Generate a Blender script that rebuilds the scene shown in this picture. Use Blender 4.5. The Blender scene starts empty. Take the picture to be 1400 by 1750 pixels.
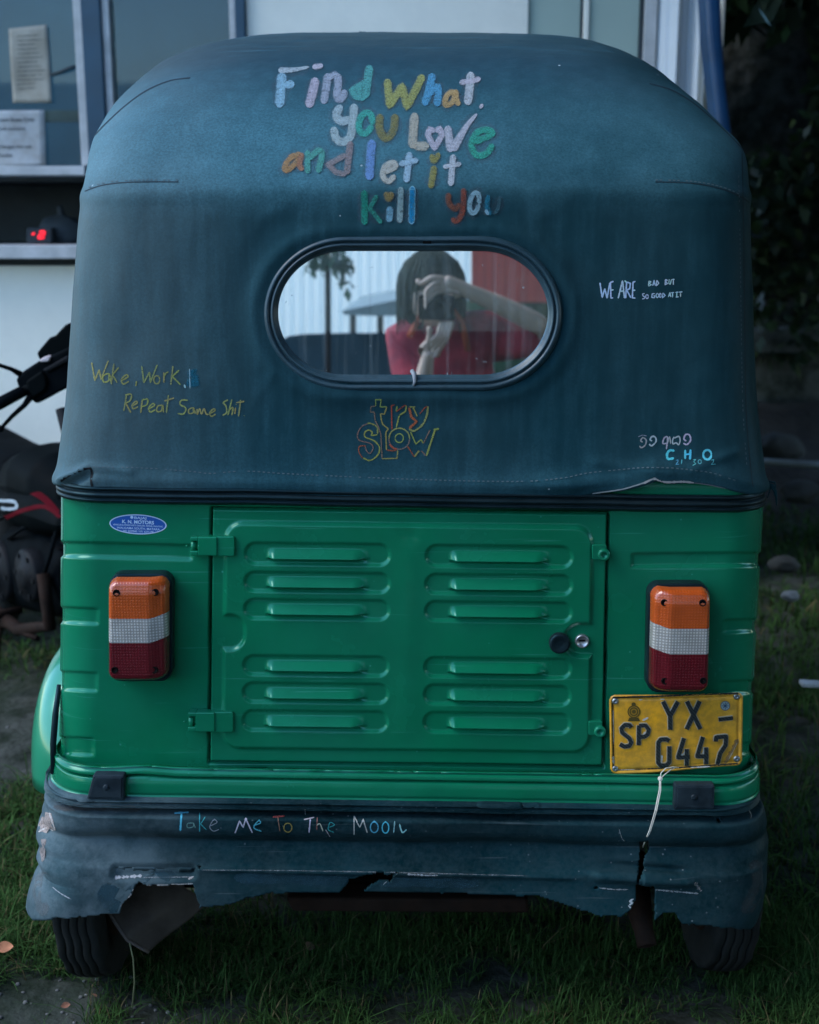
import bpy, bmesh, math, random
import numpy as np
from mathutils import Vector, Matrix, noise
from mathutils.bvhtree import BVHTree

random.seed(7)
rng = np.random.default_rng(7)
scene = bpy.context.scene
COL = scene.collection

# ------------------------------------------------------------------ camera, sky, sun, exposure
FPX = 2170.0                       # focal length in photo pixels (photo is 1400 wide)
CAMZ = 1.5
PITCH = math.atan((875 - 370) / FPX)
cam_d = bpy.data.cameras.new('camera')
cam = bpy.data.objects.new('camera', cam_d)
COL.objects.link(cam)
cam.location = (0, 0, CAMZ)
cam.rotation_euler = (math.pi / 2 - PITCH, 0, 0)
cam_d.sensor_fit = 'HORIZONTAL'
cam_d.sensor_width = 24.0
cam_d.lens = FPX / 1400 * 24.0
cam_d.clip_start = 0.01
cam_d.clip_end = 2000
cam_d.dof.use_dof = True
cam_d.dof.focus_distance = 2.2
cam_d.dof.aperture_fstop = 3.2
scene.camera = cam

SUN_EL, SUN_AZ = math.radians(47), math.radians(254)   # azimuth from +Y, clockwise
world = bpy.data.worlds.new('World')
scene.world = world
world.use_nodes = True
wn = world.node_tree.nodes
sky = wn.new('ShaderNodeTexSky')
sky.sky_type = 'NISHITA'
sky.sun_disc = False
sky.sun_elevation = SUN_EL
sky.sun_rotation = SUN_AZ
sky.air_density = 1.2
sky.dust_density = 0.3
sky.ozone_density = 5.0
wn['Background'].inputs['Strength'].default_value = 0.15
world.node_tree.links.new(sky.outputs[0], wn['Background'].inputs['Color'])

sun_d = bpy.data.lights.new('sun', 'SUN')
sun_d.energy = 0.7
sun_d.angle = math.radians(30)
sun_d.color = (1.0, 0.95, 0.88)
sun = bpy.data.objects.new('sun', sun_d)
COL.objects.link(sun)
sdir = Vector((math.sin(SUN_AZ) * math.cos(SUN_EL), math.cos(SUN_AZ) * math.cos(SUN_EL), math.sin(SUN_EL)))
sun.rotation_euler = sdir.to_track_quat('Z', 'Y').to_euler()
sun.location = (-4, -4, 6)

scene.view_settings.view_transform = 'Standard'
scene.view_settings.look = 'None'
scene.view_settings.exposure = 1.68
scene.view_settings.gamma = 1.0
scene.cycles.use_denoising = True
scene.cycles.max_bounces = 8
scene.cycles.transparent_max_bounces = 24

# ------------------------------------------------------------------ geometry helpers
CP, SP = math.cos(PITCH), math.sin(PITCH)

def ray(px, py):
    a, b = (px - 700) / FPX, (875 - py) / FPX
    return np.array([a, CP + b * SP, -SP + b * CP])

def at(px, py, Y):
    """photo pixel + distance in front of the photographer -> point in the yard"""
    d = ray(px, py)
    return np.array([0, 0, CAMZ]) + d * (Y / d[1])

def proj(P):
    P = np.asarray(P, float)
    x, y, z = P[..., 0], P[..., 1], P[..., 2] - CAMZ
    dep = y * CP - z * SP
    up = y * SP + z * CP
    return 700 + FPX * x / dep, 875 - FPX * up / dep

def V(p):
    return Vector((float(p[0]), float(p[1]), float(p[2])))

def new_mesh(name, verts, faces, smooth=True):
    me = bpy.data.meshes.new(name)
    me.from_pydata([tuple(map(float, v)) for v in verts], [], [tuple(map(int, f)) for f in faces])
    me.validate()
    if smooth:
        me.polygons.foreach_set('use_smooth', [True] * len(me.polygons))
    me.update()
    return me

def fast_mesh(name, verts, quads, smooth=False, cols=None):
    """verts (n,3), quads (m,4) numpy"""
    me = bpy.data.meshes.new(name)
    n, m, k = len(verts), len(quads), quads.shape[1]
    me.vertices.add(n)
    me.vertices.foreach_set('co', np.ascontiguousarray(verts, dtype=np.float32).ravel())
    me.loops.add(m * k)
    me.loops.foreach_set('vertex_index', np.ascontiguousarray(quads, dtype=np.int32).ravel())
    me.polygons.add(m)
    me.polygons.foreach_set('loop_start', np.arange(0, m * k, k, dtype=np.int32))
    me.polygons.foreach_set('loop_total', np.full(m, k, dtype=np.int32))
    me.update(calc_edges=True)
    if smooth:
        me.polygons.foreach_set('use_smooth', np.ones(m, dtype=bool))
    if cols is not None:
        a = me.color_attributes.new('Col', 'FLOAT_COLOR', 'POINT')
        a.data.foreach_set('color', np.ascontiguousarray(cols, dtype=np.float32).ravel())
    return me

def grid_mesh(name, P, mask=None, smooth=True, flip=False, auto=True):
    nr, nc = P.shape[:2]
    if auto:                                       # front side faces the yard (and the photographer)
        i, j = nr // 2, nc // 2
        nn = np.cross(P[i, j + 1] - P[i, j], P[i + 1, j] - P[i, j])
        flip = np.dot(nn, np.array([0, 0, CAMZ]) - P[i, j]) < 0
    idx = np.arange(nr * nc).reshape(nr, nc)
    q = np.stack([idx[:-1, :-1], idx[:-1, 1:], idx[1:, 1:], idx[1:, :-1]], -1)
    if flip:
        q = q[..., ::-1]
    q = q[mask] if mask is not None else q.reshape(-1, 4)
    return fast_mesh(name, P.reshape(-1, 3), np.ascontiguousarray(q), smooth)

def obj(name, me, mat, parent=None):
    if isinstance(me, bmesh.types.BMesh):
        bm, me = me, bpy.data.meshes.new(name)
        bmesh.ops.recalc_face_normals(bm, faces=bm.faces)
        bm.to_mesh(me)
        bm.free()
    o = bpy.data.objects.new(name, me)
    COL.objects.link(o)
    if mat:
        me.materials.append(mat)
    if parent is not None:
        o.parent = parent
        if parent.type == 'EMPTY':
            o.matrix_parent_inverse = Matrix.LocRotScale(parent.location, parent.rotation_euler, parent.scale).inverted()
    return o

def tag(o, label=None, cat=None, group=None, kind=None):
    if label: o['label'] = label
    if cat: o['category'] = cat
    if group: o['group'] = group
    if kind: o['kind'] = kind
    return o

def thing(name, label, cat, loc=(0, 0, 0), group=None):
    o = bpy.data.objects.new(name, None)
    COL.objects.link(o)
    o.location = loc
    o.empty_display_size = 0.1
    return tag(o, label, cat, group)

def bevel(o, w, seg=2, angle=30):
    m = o.modifiers.new('bevel', 'BEVEL')
    m.width, m.segments, m.limit_method = w, seg, 'ANGLE'
    m.angle_limit = math.radians(angle)
    return o

def smooth_bm(bm):
    for f in bm.faces: f.smooth = True

def bx(bm, c, s, rot=None):
    """box centre c size s"""
    M = Matrix.Translation(V(c)) @ (rot.to_4x4() if rot else Matrix.Identity(4)) @ Matrix.Diagonal((s[0], s[1], s[2], 1))
    bmesh.ops.create_cube(bm, size=1, matrix=M)

def tube(bm, pts, r, n=10, cap=True, smooth=True):
    """tube through points; r scalar or list"""
    pts = [V(p) for p in pts]
    rs = r if isinstance(r, (list, tuple, np.ndarray)) else [r] * len(pts)
    rings = []
    up = None
    for i, p in enumerate(pts):
        t = (pts[min(i + 1, len(pts) - 1)] - pts[max(i - 1, 0)]).normalized()
        if up is None:
            up = Vector((0, 0, 1)) if abs(t.z) < 0.9 else Vector((1, 0, 0))
        a = t.cross(up)
        if a.length < 1e-5: a = t.orthogonal()
        a.normalize()
        b = a.cross(t).normalized()
        up = b
        rings.append([bm.verts.new(p + (a * math.cos(2 * math.pi * k / n) + b * math.sin(2 * math.pi * k / n)) * rs[i]) for k in range(n)])
    for i in range(len(rings) - 1):
        for k in range(n):
            f = bm.faces.new((rings[i][k], rings[i][(k + 1) % n], rings[i + 1][(k + 1) % n], rings[i + 1][k]))
            f.smooth = smooth
    if cap:
        for rg in (rings[0][::-1], rings[-1]):
            bm.faces.new(rg)

def lathe(bm, prof, M, n=48):
    """profile [(radius, along axis)] revolved about local X, placed by matrix M"""
    rings = []
    for rr, ax in prof:
        rings.append([bm.verts.new(M @ Vector((ax, rr * math.cos(2 * math.pi * k / n), rr * math.sin(2 * math.pi * k / n)))) for k in range(n)])
    for i in range(len(rings) - 1):
        for k in range(n):
            f = bm.faces.new((rings[i][k], rings[i][(k + 1) % n], rings[i + 1][(k + 1) % n], rings[i + 1][k]))
            f.smooth = True
    return rings

def inpoly(px, py, poly):
    px, py = np.asarray(px), np.asarray(py)
    r = np.zeros(px.shape, bool)
    n = len(poly)
    for i in range(n):
        x0, y0 = poly[i]; x1, y1 = poly[(i + 1) % n]
        c = ((y0 > py) != (y1 > py)) & (px < (x1 - x0) * (py - y0) / ((y1 - y0) if y1 != y0 else 1e-9) + x0)
        r ^= c
    return r

def sstep(e0, e1, x):
    t = np.clip((x - e0) / (e1 - e0), 0, 1)
    return t * t * (3 - 2 * t)

def nfield(P, scale, seed=0.0, depth=3):
    sh = P.shape[:-1]
    out = np.empty(int(np.prod(sh)))
    for i, p in enumerate(P.reshape(-1, 3)):
        out[i] = noise.fractal(Vector((p[0] * scale + seed, p[1] * scale, p[2] * scale)), 1.0, 2.0, depth)
    return out.reshape(sh)

def gnormal(P):
    du = np.gradient(P, axis=1); dv = np.gradient(P, axis=0)
    n = np.cross(dv, du)
    n /= np.linalg.norm(n, axis=-1, keepdims=True) + 1e-12
    return n

# ------------------------------------------------------------------ materials
def mat(name, base, rough=0.5, metal=0.0, var=0.25, vscale=8, bump=0.0, bscale=60, dirt=None, spec=0.5, coat=0.0, stretch=None, rvar=0.1, sss=0.0, tint=None):
    """base colour broken up by two noises, optional dirt (colour, amount, scale, contrast)"""
    m = bpy.data.materials.new(name)
    m.use_nodes = True
    nt = m.node_tree; N = nt.nodes; L = nt.links
    b = N['Principled BSDF']
    tc = N.new('ShaderNodeTexCoord')
    src = tc.outputs['Object']
    if stretch:
        mp = N.new('ShaderNodeMapping'); mp.inputs['Scale'].default_value = stretch
        L.new(src, mp.inputs[0]); src2 = mp.outputs[0]
    else:
        src2 = src
    n1 = N.new('ShaderNodeTexNoise'); n1.inputs['Scale'].default_value = vscale; n1.inputs['Detail'].default_value = 6
    L.new(src2, n1.inputs['Vector'])
    r1 = N.new('ShaderNodeMapRange')
    r1.inputs[1].default_value, r1.inputs[2].default_value = 0.3, 0.7
    r1.inputs[3].default_value, r1.inputs[4].default_value = 1 - var, 1 + var
    L.new(n1.outputs['Fac'], r1.inputs[0])
    mul = N.new('ShaderNodeVectorMath'); mul.operation = 'MULTIPLY'
    mul.inputs[0].default_value = base[:3]
    L.new(r1.outputs[0], mul.inputs[1])
    out = mul.outputs[0]
    if dirt:
        for dc, amt, sc, con in ([dirt] if not isinstance(dirt, list) else dirt):
            n2 = N.new('ShaderNodeTexNoise'); n2.inputs['Scale'].default_value = sc; n2.inputs['Detail'].default_value = 8
            n2.inputs['Roughness'].default_value = 0.65
            L.new(src2 if stretch else src, n2.inputs['Vector'])
            r2 = N.new('ShaderNodeMapRange')
            r2.inputs[1].default_value, r2.inputs[2].default_value = 0.5 - con, 0.5 + con
            r2.inputs[3].default_value, r2.inputs[4].default_value = 0, amt
            L.new(n2.outputs['Fac'], r2.inputs[0])
            mx = N.new('ShaderNodeMix'); mx.data_type = 'RGBA'
            mx.inputs[7].default_value = (*dc, 1)
            L.new(r2.outputs[0], mx.inputs[0]); L.new(out, mx.inputs[6])
            out = mx.outputs[2]
    L.new(out, b.inputs['Base Color'])
    rr = N.new('ShaderNodeMapRange')
    rr.inputs[3].default_value, rr.inputs[4].default_value = max(rough - rvar, 0.02), min(rough + rvar, 1)
    n3 = N.new('ShaderNodeTexNoise'); n3.inputs['Scale'].default_value = vscale * 2.3; n3.inputs['Detail'].default_value = 5
    L.new(src2, n3.inputs['Vector']); L.new(n3.outputs['Fac'], rr.inputs[0]); L.new(rr.outputs[0], b.inputs['Roughness'])
    b.inputs['Metallic'].default_value = metal
    b.inputs['Specular IOR Level'].default_value = spec
    if tint: b.inputs['Specular Tint'].default_value = (*tint, 1); b.inputs['Coat Tint'].default_value = (*[.5 + .5 * t for t in tint], 1)
    b.inputs['Coat Weight'].default_value = coat
    b.inputs['Coat Roughness'].default_value = 0.12
    if sss:
        b.inputs['Subsurface Weight'].default_value = sss
        b.inputs['Subsurface Radius'].default_value = (0.01, 0.004, 0.002)
    if bump:
        n4 = N.new('ShaderNodeTexNoise'); n4.inputs['Scale'].default_value = bscale; n4.inputs['Detail'].default_value = 6
        L.new(src, n4.inputs['Vector'])
        bp = N.new('ShaderNodeBump'); bp.inputs['Strength'].default_value = 1; bp.inputs['Distance'].default_value = bump
        L.new(n4.outputs['Fac'], bp.inputs['Height']); L.new(bp.outputs[0], b.inputs['Normal'])
    return m

def specks(m, scale, col, size=.02, amt=.8, scratch=0.0):
    """small chips and fine scratches over whatever colour the material already has"""
    nt = m.node_tree; N = nt.nodes; L = nt.links; b = N['Principled BSDF']
    src = b.inputs['Base Color'].links[0].from_socket
    tc = N.new('ShaderNodeTexCoord')
    v = N.new('ShaderNodeTexVoronoi'); v.inputs['Scale'].default_value = scale; L.new(tc.outputs['Object'], v.inputs['Vector'])
    r = N.new('ShaderNodeMapRange'); r.inputs[1].default_value, r.inputs[2].default_value, r.inputs[3].default_value, r.inputs[4].default_value = size, size * 2, amt, 0
    L.new(v.outputs['Distance'], r.inputs[0])
    n = N.new('ShaderNodeTexNoise'); n.inputs['Scale'].default_value = 3.5; L.new(tc.outputs['Object'], n.inputs['Vector'])
    r2 = N.new('ShaderNodeMapRange'); r2.inputs[1].default_value, r2.inputs[2].default_value = .45, .6; L.new(n.outputs['Fac'], r2.inputs[0])
    f = N.new('ShaderNodeMath'); f.operation = 'MULTIPLY'; L.new(r.outputs[0], f.inputs[0]); L.new(r2.outputs[0], f.inputs[1])
    fac = f.outputs[0]
    if scratch:
        for rot, sc in ((.5, (4, 4, 160)), (-.8, (3, 3, 120)), (1.5, (5, 5, 140))):
            mp = N.new('ShaderNodeMapping'); mp.inputs['Rotation'].default_value = (0, rot, 0); mp.inputs['Scale'].default_value = sc
            L.new(tc.outputs['Object'], mp.inputs[0])
            q_ = N.new('ShaderNodeTexNoise'); q_.inputs['Scale'].default_value = 1; q_.inputs['Detail'].default_value = 3; L.new(mp.outputs[0], q_.inputs['Vector'])
            k_ = N.new('ShaderNodeMapRange'); k_.inputs[1].default_value, k_.inputs[2].default_value, k_.inputs[4].default_value = .70, .76, scratch; L.new(q_.outputs['Fac'], k_.inputs[0])
            ad = N.new('ShaderNodeMath'); ad.operation = 'MAXIMUM'; L.new(fac, ad.inputs[0]); L.new(k_.outputs[0], ad.inputs[1]); fac = ad.outputs[0]
    mx = N.new('ShaderNodeMix'); mx.data_type = 'RGBA'; mx.clamp_factor = True; mx.inputs[7].default_value = (*col, 1)
    L.new(fac, mx.inputs[0]); L.new(src, mx.inputs[6]); L.new(mx.outputs[2], b.inputs['Base Color'])
    return m

def dust_grad(m, x0, x1, z0, z1, col, amt):
    """dust gathered towards one end of a part (between x0 and x1, below z0)"""
    nt = m.node_tree; N = nt.nodes; L = nt.links; b = N['Principled BSDF']
    src = b.inputs['Base Color'].links[0].from_socket
    tc = N.new('ShaderNodeTexCoord'); sp = N.new('ShaderNodeSeparateXYZ'); L.new(tc.outputs['Object'], sp.inputs[0])
    def mr(s, a, c, lo, hi):
        r = N.new('ShaderNodeMapRange'); r.interpolation_type = 'SMOOTHSTEP'
        r.inputs[1].default_value, r.inputs[2].default_value, r.inputs[3].default_value, r.inputs[4].default_value = a, c, lo, hi
        L.new(s, r.inputs[0]); return r.outputs[0]
    def mul(a, c):
        k = N.new('ShaderNodeMath'); k.operation = 'MULTIPLY'; L.new(a, k.inputs[0]); L.new(c, k.inputs[1]); return k.outputs[0]
    n = N.new('ShaderNodeTexNoise'); n.inputs['Scale'].default_value = 9; n.inputs['Detail'].default_value = 9; n.inputs['Roughness'].default_value = .72; L.new(tc.outputs['Object'], n.inputs['Vector'])
    f = mul(mul(mr(sp.outputs['X'], x0, x1, 0, amt), mr(sp.outputs['Z'], z1, z0, 1, .12)), mr(n.outputs['Fac'], .35, .62, .25, 1))
    mx = N.new('ShaderNodeMix'); mx.data_type = 'RGBA'; mx.clamp_factor = True; mx.inputs[7].default_value = (*col, 1)
    L.new(f, mx.inputs[0]); L.new(src, mx.inputs[6]); L.new(mx.outputs[2], b.inputs['Base Color'])
    return m

def attr_mat(name, rough=0.8, spec=0.2, trans=0.0, chalk=None):
    """colour from the mesh's own 'Col' attribute; chalk = (threshold low, high, noise scale) leaves gaps like chalk on canvas"""
    m = bpy.data.materials.new(name)
    m.use_nodes = True
    nt = m.node_tree; N = nt.nodes; L = nt.links
    b = N['Principled BSDF']
    a = N.new('ShaderNodeVertexColor'); a.layer_name = 'Col'
    L.new(a.outputs[0], b.inputs['Base Color'])
    b.inputs['Roughness'].default_value = rough
    b.inputs['Specular IOR Level'].default_value = spec
    if chalk:
        tc = N.new('ShaderNodeTexCoord')
        n = N.new('ShaderNodeTexNoise'); n.inputs['Scale'].default_value = chalk[2]; n.inputs['Detail'].default_value = 8
        n.inputs['Roughness'].default_value = 0.7
        L.new(tc.outputs['Object'], n.inputs['Vector'])
        r = N.new('ShaderNodeMapRange'); r.inputs[1].default_value, r.inputs[2].default_value = chalk[0], chalk[1]
        L.new(n.outputs['Fac'], r.inputs[0])
        mm = N.new('ShaderNodeMath'); mm.operation = 'MULTIPLY'
        L.new(r.outputs[0], mm.inputs[0]); L.new(a.outputs[1], mm.inputs[1])
        L.new(mm.outputs[0], b.inputs['Alpha'])
    if trans:
        b.inputs['Transmission Weight'].default_value = 0
        t = N.new('ShaderNodeBsdfTranslucent'); L.new(a.outputs[0], t.inputs[0])
        mx = N.new('ShaderNodeMixShader'); mx.inputs[0].default_value = trans
        L.new(b.outputs[0], mx.inputs[1]); L.new(t.outputs[0], mx.inputs[2])
        L.new(mx.outputs[0], N['Material Output'].inputs[0])
    return m
# ------------------------------------------------------------------ canvas material: weave, chalky dust with painted light falloff, rain streaks
D = 2.15
def canvas_mat():
    m = bpy.data.materials.new('canvas')
    m.use_nodes = True
    nt = m.node_tree; N = nt.nodes; L = nt.links
    b = N['Principled BSDF']
    tc = N.new('ShaderNodeTexCoord')
    def noi(scale, sc=(1, 1, 1), det=6, rough=0.6):
        mp = N.new('ShaderNodeMapping'); mp.inputs['Scale'].default_value = sc
        L.new(tc.outputs['Object'], mp.inputs[0])
        n = N.new('ShaderNodeTexNoise'); n.inputs['Scale'].default_value = scale; n.inputs['Detail'].default_value = det
        n.inputs['Roughness'].default_value = rough
        L.new(mp.outputs[0], n.inputs['Vector'])
        return n.outputs['Fac']
    def rng_(src, a, c, lo, hi):
        r = N.new('ShaderNodeMapRange'); r.inputs[1].default_value, r.inputs[2].default_value = a, c
        r.inputs[3].default_value, r.inputs[4].default_value = lo, hi
        r.interpolation_type = 'SMOOTHSTEP'
        L.new(src, r.inputs[0]); return r.outputs[0]
    def op(o, a, c):
        k = N.new('ShaderNodeMath'); k.operation = o
        for i, s in enumerate((a, c)):
            if isinstance(s, float): k.inputs[i].default_value = s
            else: L.new(s, k.inputs[i])
        return k.outputs[0]
    sep = N.new('ShaderNodeSeparateXYZ'); L.new(tc.outputs['Object'], sep.inputs[0])
    wob = op('MULTIPLY', op('SUBTRACT', noi(3.0), 0.5), 0.12)
    z = op('ADD', sep.outputs['Z'], wob)
    band = op('MULTIPLY', rng_(z, 1.50, 1.60, 0, 1), rng_(z, 1.64, 1.79, 1, 0.0))  # dust band, also painted paler where the slope faces the sky
    blot = rng_(noi(3.0, (1, 1, 1), 3), 0.3, 0.7, 0.55, 1.0)
    streak = rng_(noi(1.0, (38, 38, 1.6), 4), 0.38, 0.72, 0.0, 1.0)
    fine = rng_(noi(230, (1, 1, 1), 4, .8), 0.3, 0.7, 0.62, 1.38)
    edge = rng_(sep.outputs['X'], -0.62, -0.2, 0.33, 0.05)  # left-side dust, doubling as painted light from the open left
    top = rng_(z, 1.78, 1.83, 0, 1)
    scr = op('MULTIPLY', top, rng_(noi(1.0, (2.0, 60, 60), 5, .7), 0.52, 0.72, 0, .55))
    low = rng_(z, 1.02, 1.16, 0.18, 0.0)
    lr = rng_(sep.outputs['X'], -0.45, 0.62, 1.0, 0.55)  # thins the dust rightwards, painting in the darker right side
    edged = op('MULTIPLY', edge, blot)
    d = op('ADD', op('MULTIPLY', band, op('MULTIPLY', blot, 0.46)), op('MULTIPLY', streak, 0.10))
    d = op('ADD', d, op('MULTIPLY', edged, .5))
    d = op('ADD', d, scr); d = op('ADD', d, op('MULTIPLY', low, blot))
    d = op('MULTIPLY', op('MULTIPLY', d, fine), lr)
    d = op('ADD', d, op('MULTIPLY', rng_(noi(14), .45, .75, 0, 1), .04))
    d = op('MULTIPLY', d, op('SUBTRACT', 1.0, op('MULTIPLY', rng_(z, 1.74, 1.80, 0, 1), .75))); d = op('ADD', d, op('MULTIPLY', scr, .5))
    mx = N.new('ShaderNodeMix'); mx.data_type = 'RGBA'; mx.clamp_factor = True
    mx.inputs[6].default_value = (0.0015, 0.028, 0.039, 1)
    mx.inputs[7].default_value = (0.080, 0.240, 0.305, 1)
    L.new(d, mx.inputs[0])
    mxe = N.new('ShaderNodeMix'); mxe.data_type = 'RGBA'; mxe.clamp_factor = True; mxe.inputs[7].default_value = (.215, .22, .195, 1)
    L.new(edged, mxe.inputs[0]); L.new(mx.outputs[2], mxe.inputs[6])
    # small pale specks
    v = N.new('ShaderNodeTexVoronoi'); v.inputs['Scale'].default_value = 11
    L.new(tc.outputs['Object'], v.inputs['Vector'])
    sp = rng_(v.outputs['Distance'], 0.018, 0.03, 1, 0)
    sp = op('MULTIPLY', sp, rng_(noi(2.0), .5, .6, 0, 1))
    mx2 = N.new('ShaderNodeMix'); mx2.data_type = 'RGBA'
    mx2.inputs[7].default_value = (0.35, 0.42, 0.45, 1)
    L.new(sp, mx2.inputs[0]); L.new(mxe.outputs[2], mx2.inputs[6])
    L.new(mx2.outputs[2], b.inputs['Base Color'])
    L.new(rng_(d, 0, .6, .42, .7), b.inputs['Roughness'])
    b.inputs['Specular IOR Level'].default_value = 0.07; b.inputs['Specular Tint'].default_value = (.08, .78, 1, 1)
    # woven cloth bump
    wv = []
    for dr in ('X', 'Z'):
        w = N.new('ShaderNodeTexWave'); w.bands_direction = dr; w.inputs['Scale'].default_value = 170
        w.inputs['Distortion'].default_value = 1.0; w.inputs['Detail'].default_value = 1
        L.new(tc.outputs['Object'], w.inputs['Vector']); wv.append(w.outputs['Fac'])
    h = op('ADD', op('MULTIPLY', op('ADD', wv[0], wv[1]), .16), noi(70))
    h = op('ADD', h, op('MULTIPLY', noi(9), 3.0))
    bp = N.new('ShaderNodeBump'); bp.inputs['Strength'].default_value = 0.7; bp.inputs['Distance'].default_value = 0.0008
    L.new(h, bp.inputs['Height']); L.new(bp.outputs[0], b.inputs['Normal'])
    return m

M = {}
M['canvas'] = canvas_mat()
M['green'] = mat('green_paint', (0.0010, 0.160, 0.067), .24, var=.10, vscale=5, bump=.0006, bscale=9, dirt=[((.02, .18, .12), .45, 3.2, .2), ((.006, .09, .045), .28, 7, .16)], coat=.30, rvar=.12, tint=(.25, .9, .8), spec=.4)
M['green_faded'] = mat('green_faded', (0.008, 0.19, 0.09), .30, var=.1, vscale=5, dirt=((.05, .22, .14), .4, 5, .2), coat=.8, tint=(.4, .9, .8))
specks(M['green'], 26, (.06, .30, .22), .03, .8, .35)
M['rubber'] = mat('black_rubber', (0.005, 0.011, 0.014), .34, var=.3, vscale=20, dirt=((.03, .045, .05), .28, 9, .2), bump=.0004, bscale=120, spec=.2, tint=(.3, .85, 1))
M['gasket'] = mat('window_rubber', (.012, .035, .048), .38, var=.3, vscale=20, dirt=((.05, .11, .14), .35, 9, .2), bump=.0004, bscale=120)
M['bumper'] = mat('bumper_plastic', (0.0008, 0.0100, 0.0125), .46, var=.35, vscale=7, bump=.0008, bscale=180,
                  dirt=[((.010, .050, .064), .6, 2.6, .16), ((.045, .075, .085), .20, 13, .14), ((.06, .09, .10), .14, 120, .12)], rvar=.15, spec=.06, tint=(.1, .85, .9))
dust_grad(M['bumper'], -.30, -.60, .62, .56, (.12, .16, .175), .75)
specks(M['bumper'], 55, (.16, .19, .2), .06, .8, .16)
M['tear'] = mat('torn_plastic', (0.30, 0.24, 0.21), .9, var=.4, vscale=60, dirt=((.07, .07, .07), .7, 40, .15), bump=.002, bscale=90)
M['tyre'] = mat('tyre_rubber', (0.012, 0.015, 0.015), .75, var=.3, vscale=14, dirt=((.022, .022, .02), .6, 12, .2), bump=.001, bscale=150, spec=.06)
M['steel'] = mat('dull_steel', (0.32, 0.34, 0.35), .4, .9, var=.2, vscale=30)
M['rust'] = mat('rusty_steel', (0.014, 0.010, 0.008), .8, .1, var=.5, vscale=20, dirt=((.03, .016, .011), .6, 30, .15), bump=.001, spec=.08)
M['under'] = mat('underbody_black', (0.005, 0.005, 0.005), .8, var=.3, spec=.05)
M['flap'] = mat('dusty_flap_rubber', (0.034, 0.030, 0.025), .85, var=.4, vscale=10, dirt=((.085, .072, .060), .7, 14, .2), bump=.0015, bscale=50, spec=.08)
M['seat'] = mat('seat_vinyl', (0.018, 0.075, 0.10), .5, var=.2)
M['string'] = mat('nylon_string', (0.62, 0.60, 0.52), .7, var=.2, vscale=80)
M['reflector'] = mat('blackened_reflector', (0.012, 0.022, 0.03), .45, var=.4, vscale=30, dirt=((.04, .055, .06), .4, 30, .2), bump=.0006, bscale=200, spec=.15)
M['chalk'] = attr_mat('chalk', .95, .1, chalk=(.14, .56, 150))
M['chalk_line'] = attr_mat('chalk_line', .95, .1, chalk=(.18, .46, 300))
M['chalk_soft'] = attr_mat('chalk_smudge', .95, .1, chalk=(.25, .80, 45))
M['dust'] = attr_mat('dust_smear', .95, .05, chalk=(.15, .62, 22))
M['flat'] = attr_mat('printed', .45, .4)

# ------------------------------------------------------------------ the auto rickshaw
RICK = thing('auto_rickshaw', 'green three-wheeler with faded blue-black canvas hood covered in chalk sayings, parked on grass', 'auto rickshaw', (0, D + .3, 0))
ROLL = math.tan(math.radians(0.9))

def shell(z, yc, xl, xr, r, yf, nb, ncn=22, ns=16, bulge=0.0):
    """loops at heights z: left side, rounded corner, back, rounded corner, right side -> grid (rows, cols, 3)"""
    rows = []
    for i in range(len(z)):
        w = (xr[i] - xl[i]) / 2
        rr = min(r[i], w * .95)
        pts = []
        for k in range(ns):
            t = 1 - (1 - k / ns) ** 1.5
            pts.append((xl[i], yf + (yc[i] + rr - yf) * t))
        for k in range(ncn):
            a = k / ncn * math.pi / 2
            pts.append((xl[i] + rr * (1 - math.cos(a)), yc[i] + rr * (1 - math.sin(a))))
        for k in range(nb + 1):
            u = k / nb
            pts.append((xl[i] + rr + (xr[i] - xl[i] - 2 * rr) * u, yc[i] - bulge * math.sin(math.pi * u)))
        for k in range(ncn - 1, -1, -1):
            a = k / ncn * math.pi / 2
            pts.append((xr[i] - rr * (1 - math.cos(a)), yc[i] + rr * (1 - math.sin(a))))
        for k in range(ns - 1, -1, -1):
            t = 1 - (1 - k / ns) ** 1.5
            pts.append((xr[i], yf + (yc[i] + rr - yf) * t))
        p = np.array(pts)
        rows.append(np.column_stack([p, np.full(len(p), z[i])]))
    return np.array(rows)

def profile(pts, side_l, side_r, rad):
    """centre profile [(py, offset)] -> z, Y ; silhouettes in photo pixels -> half-widths at each z"""
    zz, yy = [], []
    for py, off in pts:
        p = at(700, py, D + off); zz.append(p[2]); yy.append(p[1])
    zz, yy = np.array(zz), np.array(yy)
    o = np.argsort(zz)
    top = zz.max() if zz.max() > 1.6 else None
    def side(sl):
        res = []
        for px, py in sl:
            Y = D + .1
            for _ in range(12):
                p = at(px, py, Y)
                zc = p[2] + p[0] * ROLL * (1 if p[2] < 1.2 else 0)
                Y = np.interp(zc, zz[o], yy[o]) + rad * .85
            res.append((zc, p[0]))
        res.sort()
        a = np.array(res)
        if top is not None: a[:, 0] = np.where(a[:, 0] > 1.6, 1.6 + (a[:, 0] - 1.6) * (top - 1.6) / (a[-1, 0] - 1.6), a[:, 0])
        return a
    return zz, yy, side(side_l), side(side_r)

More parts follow.
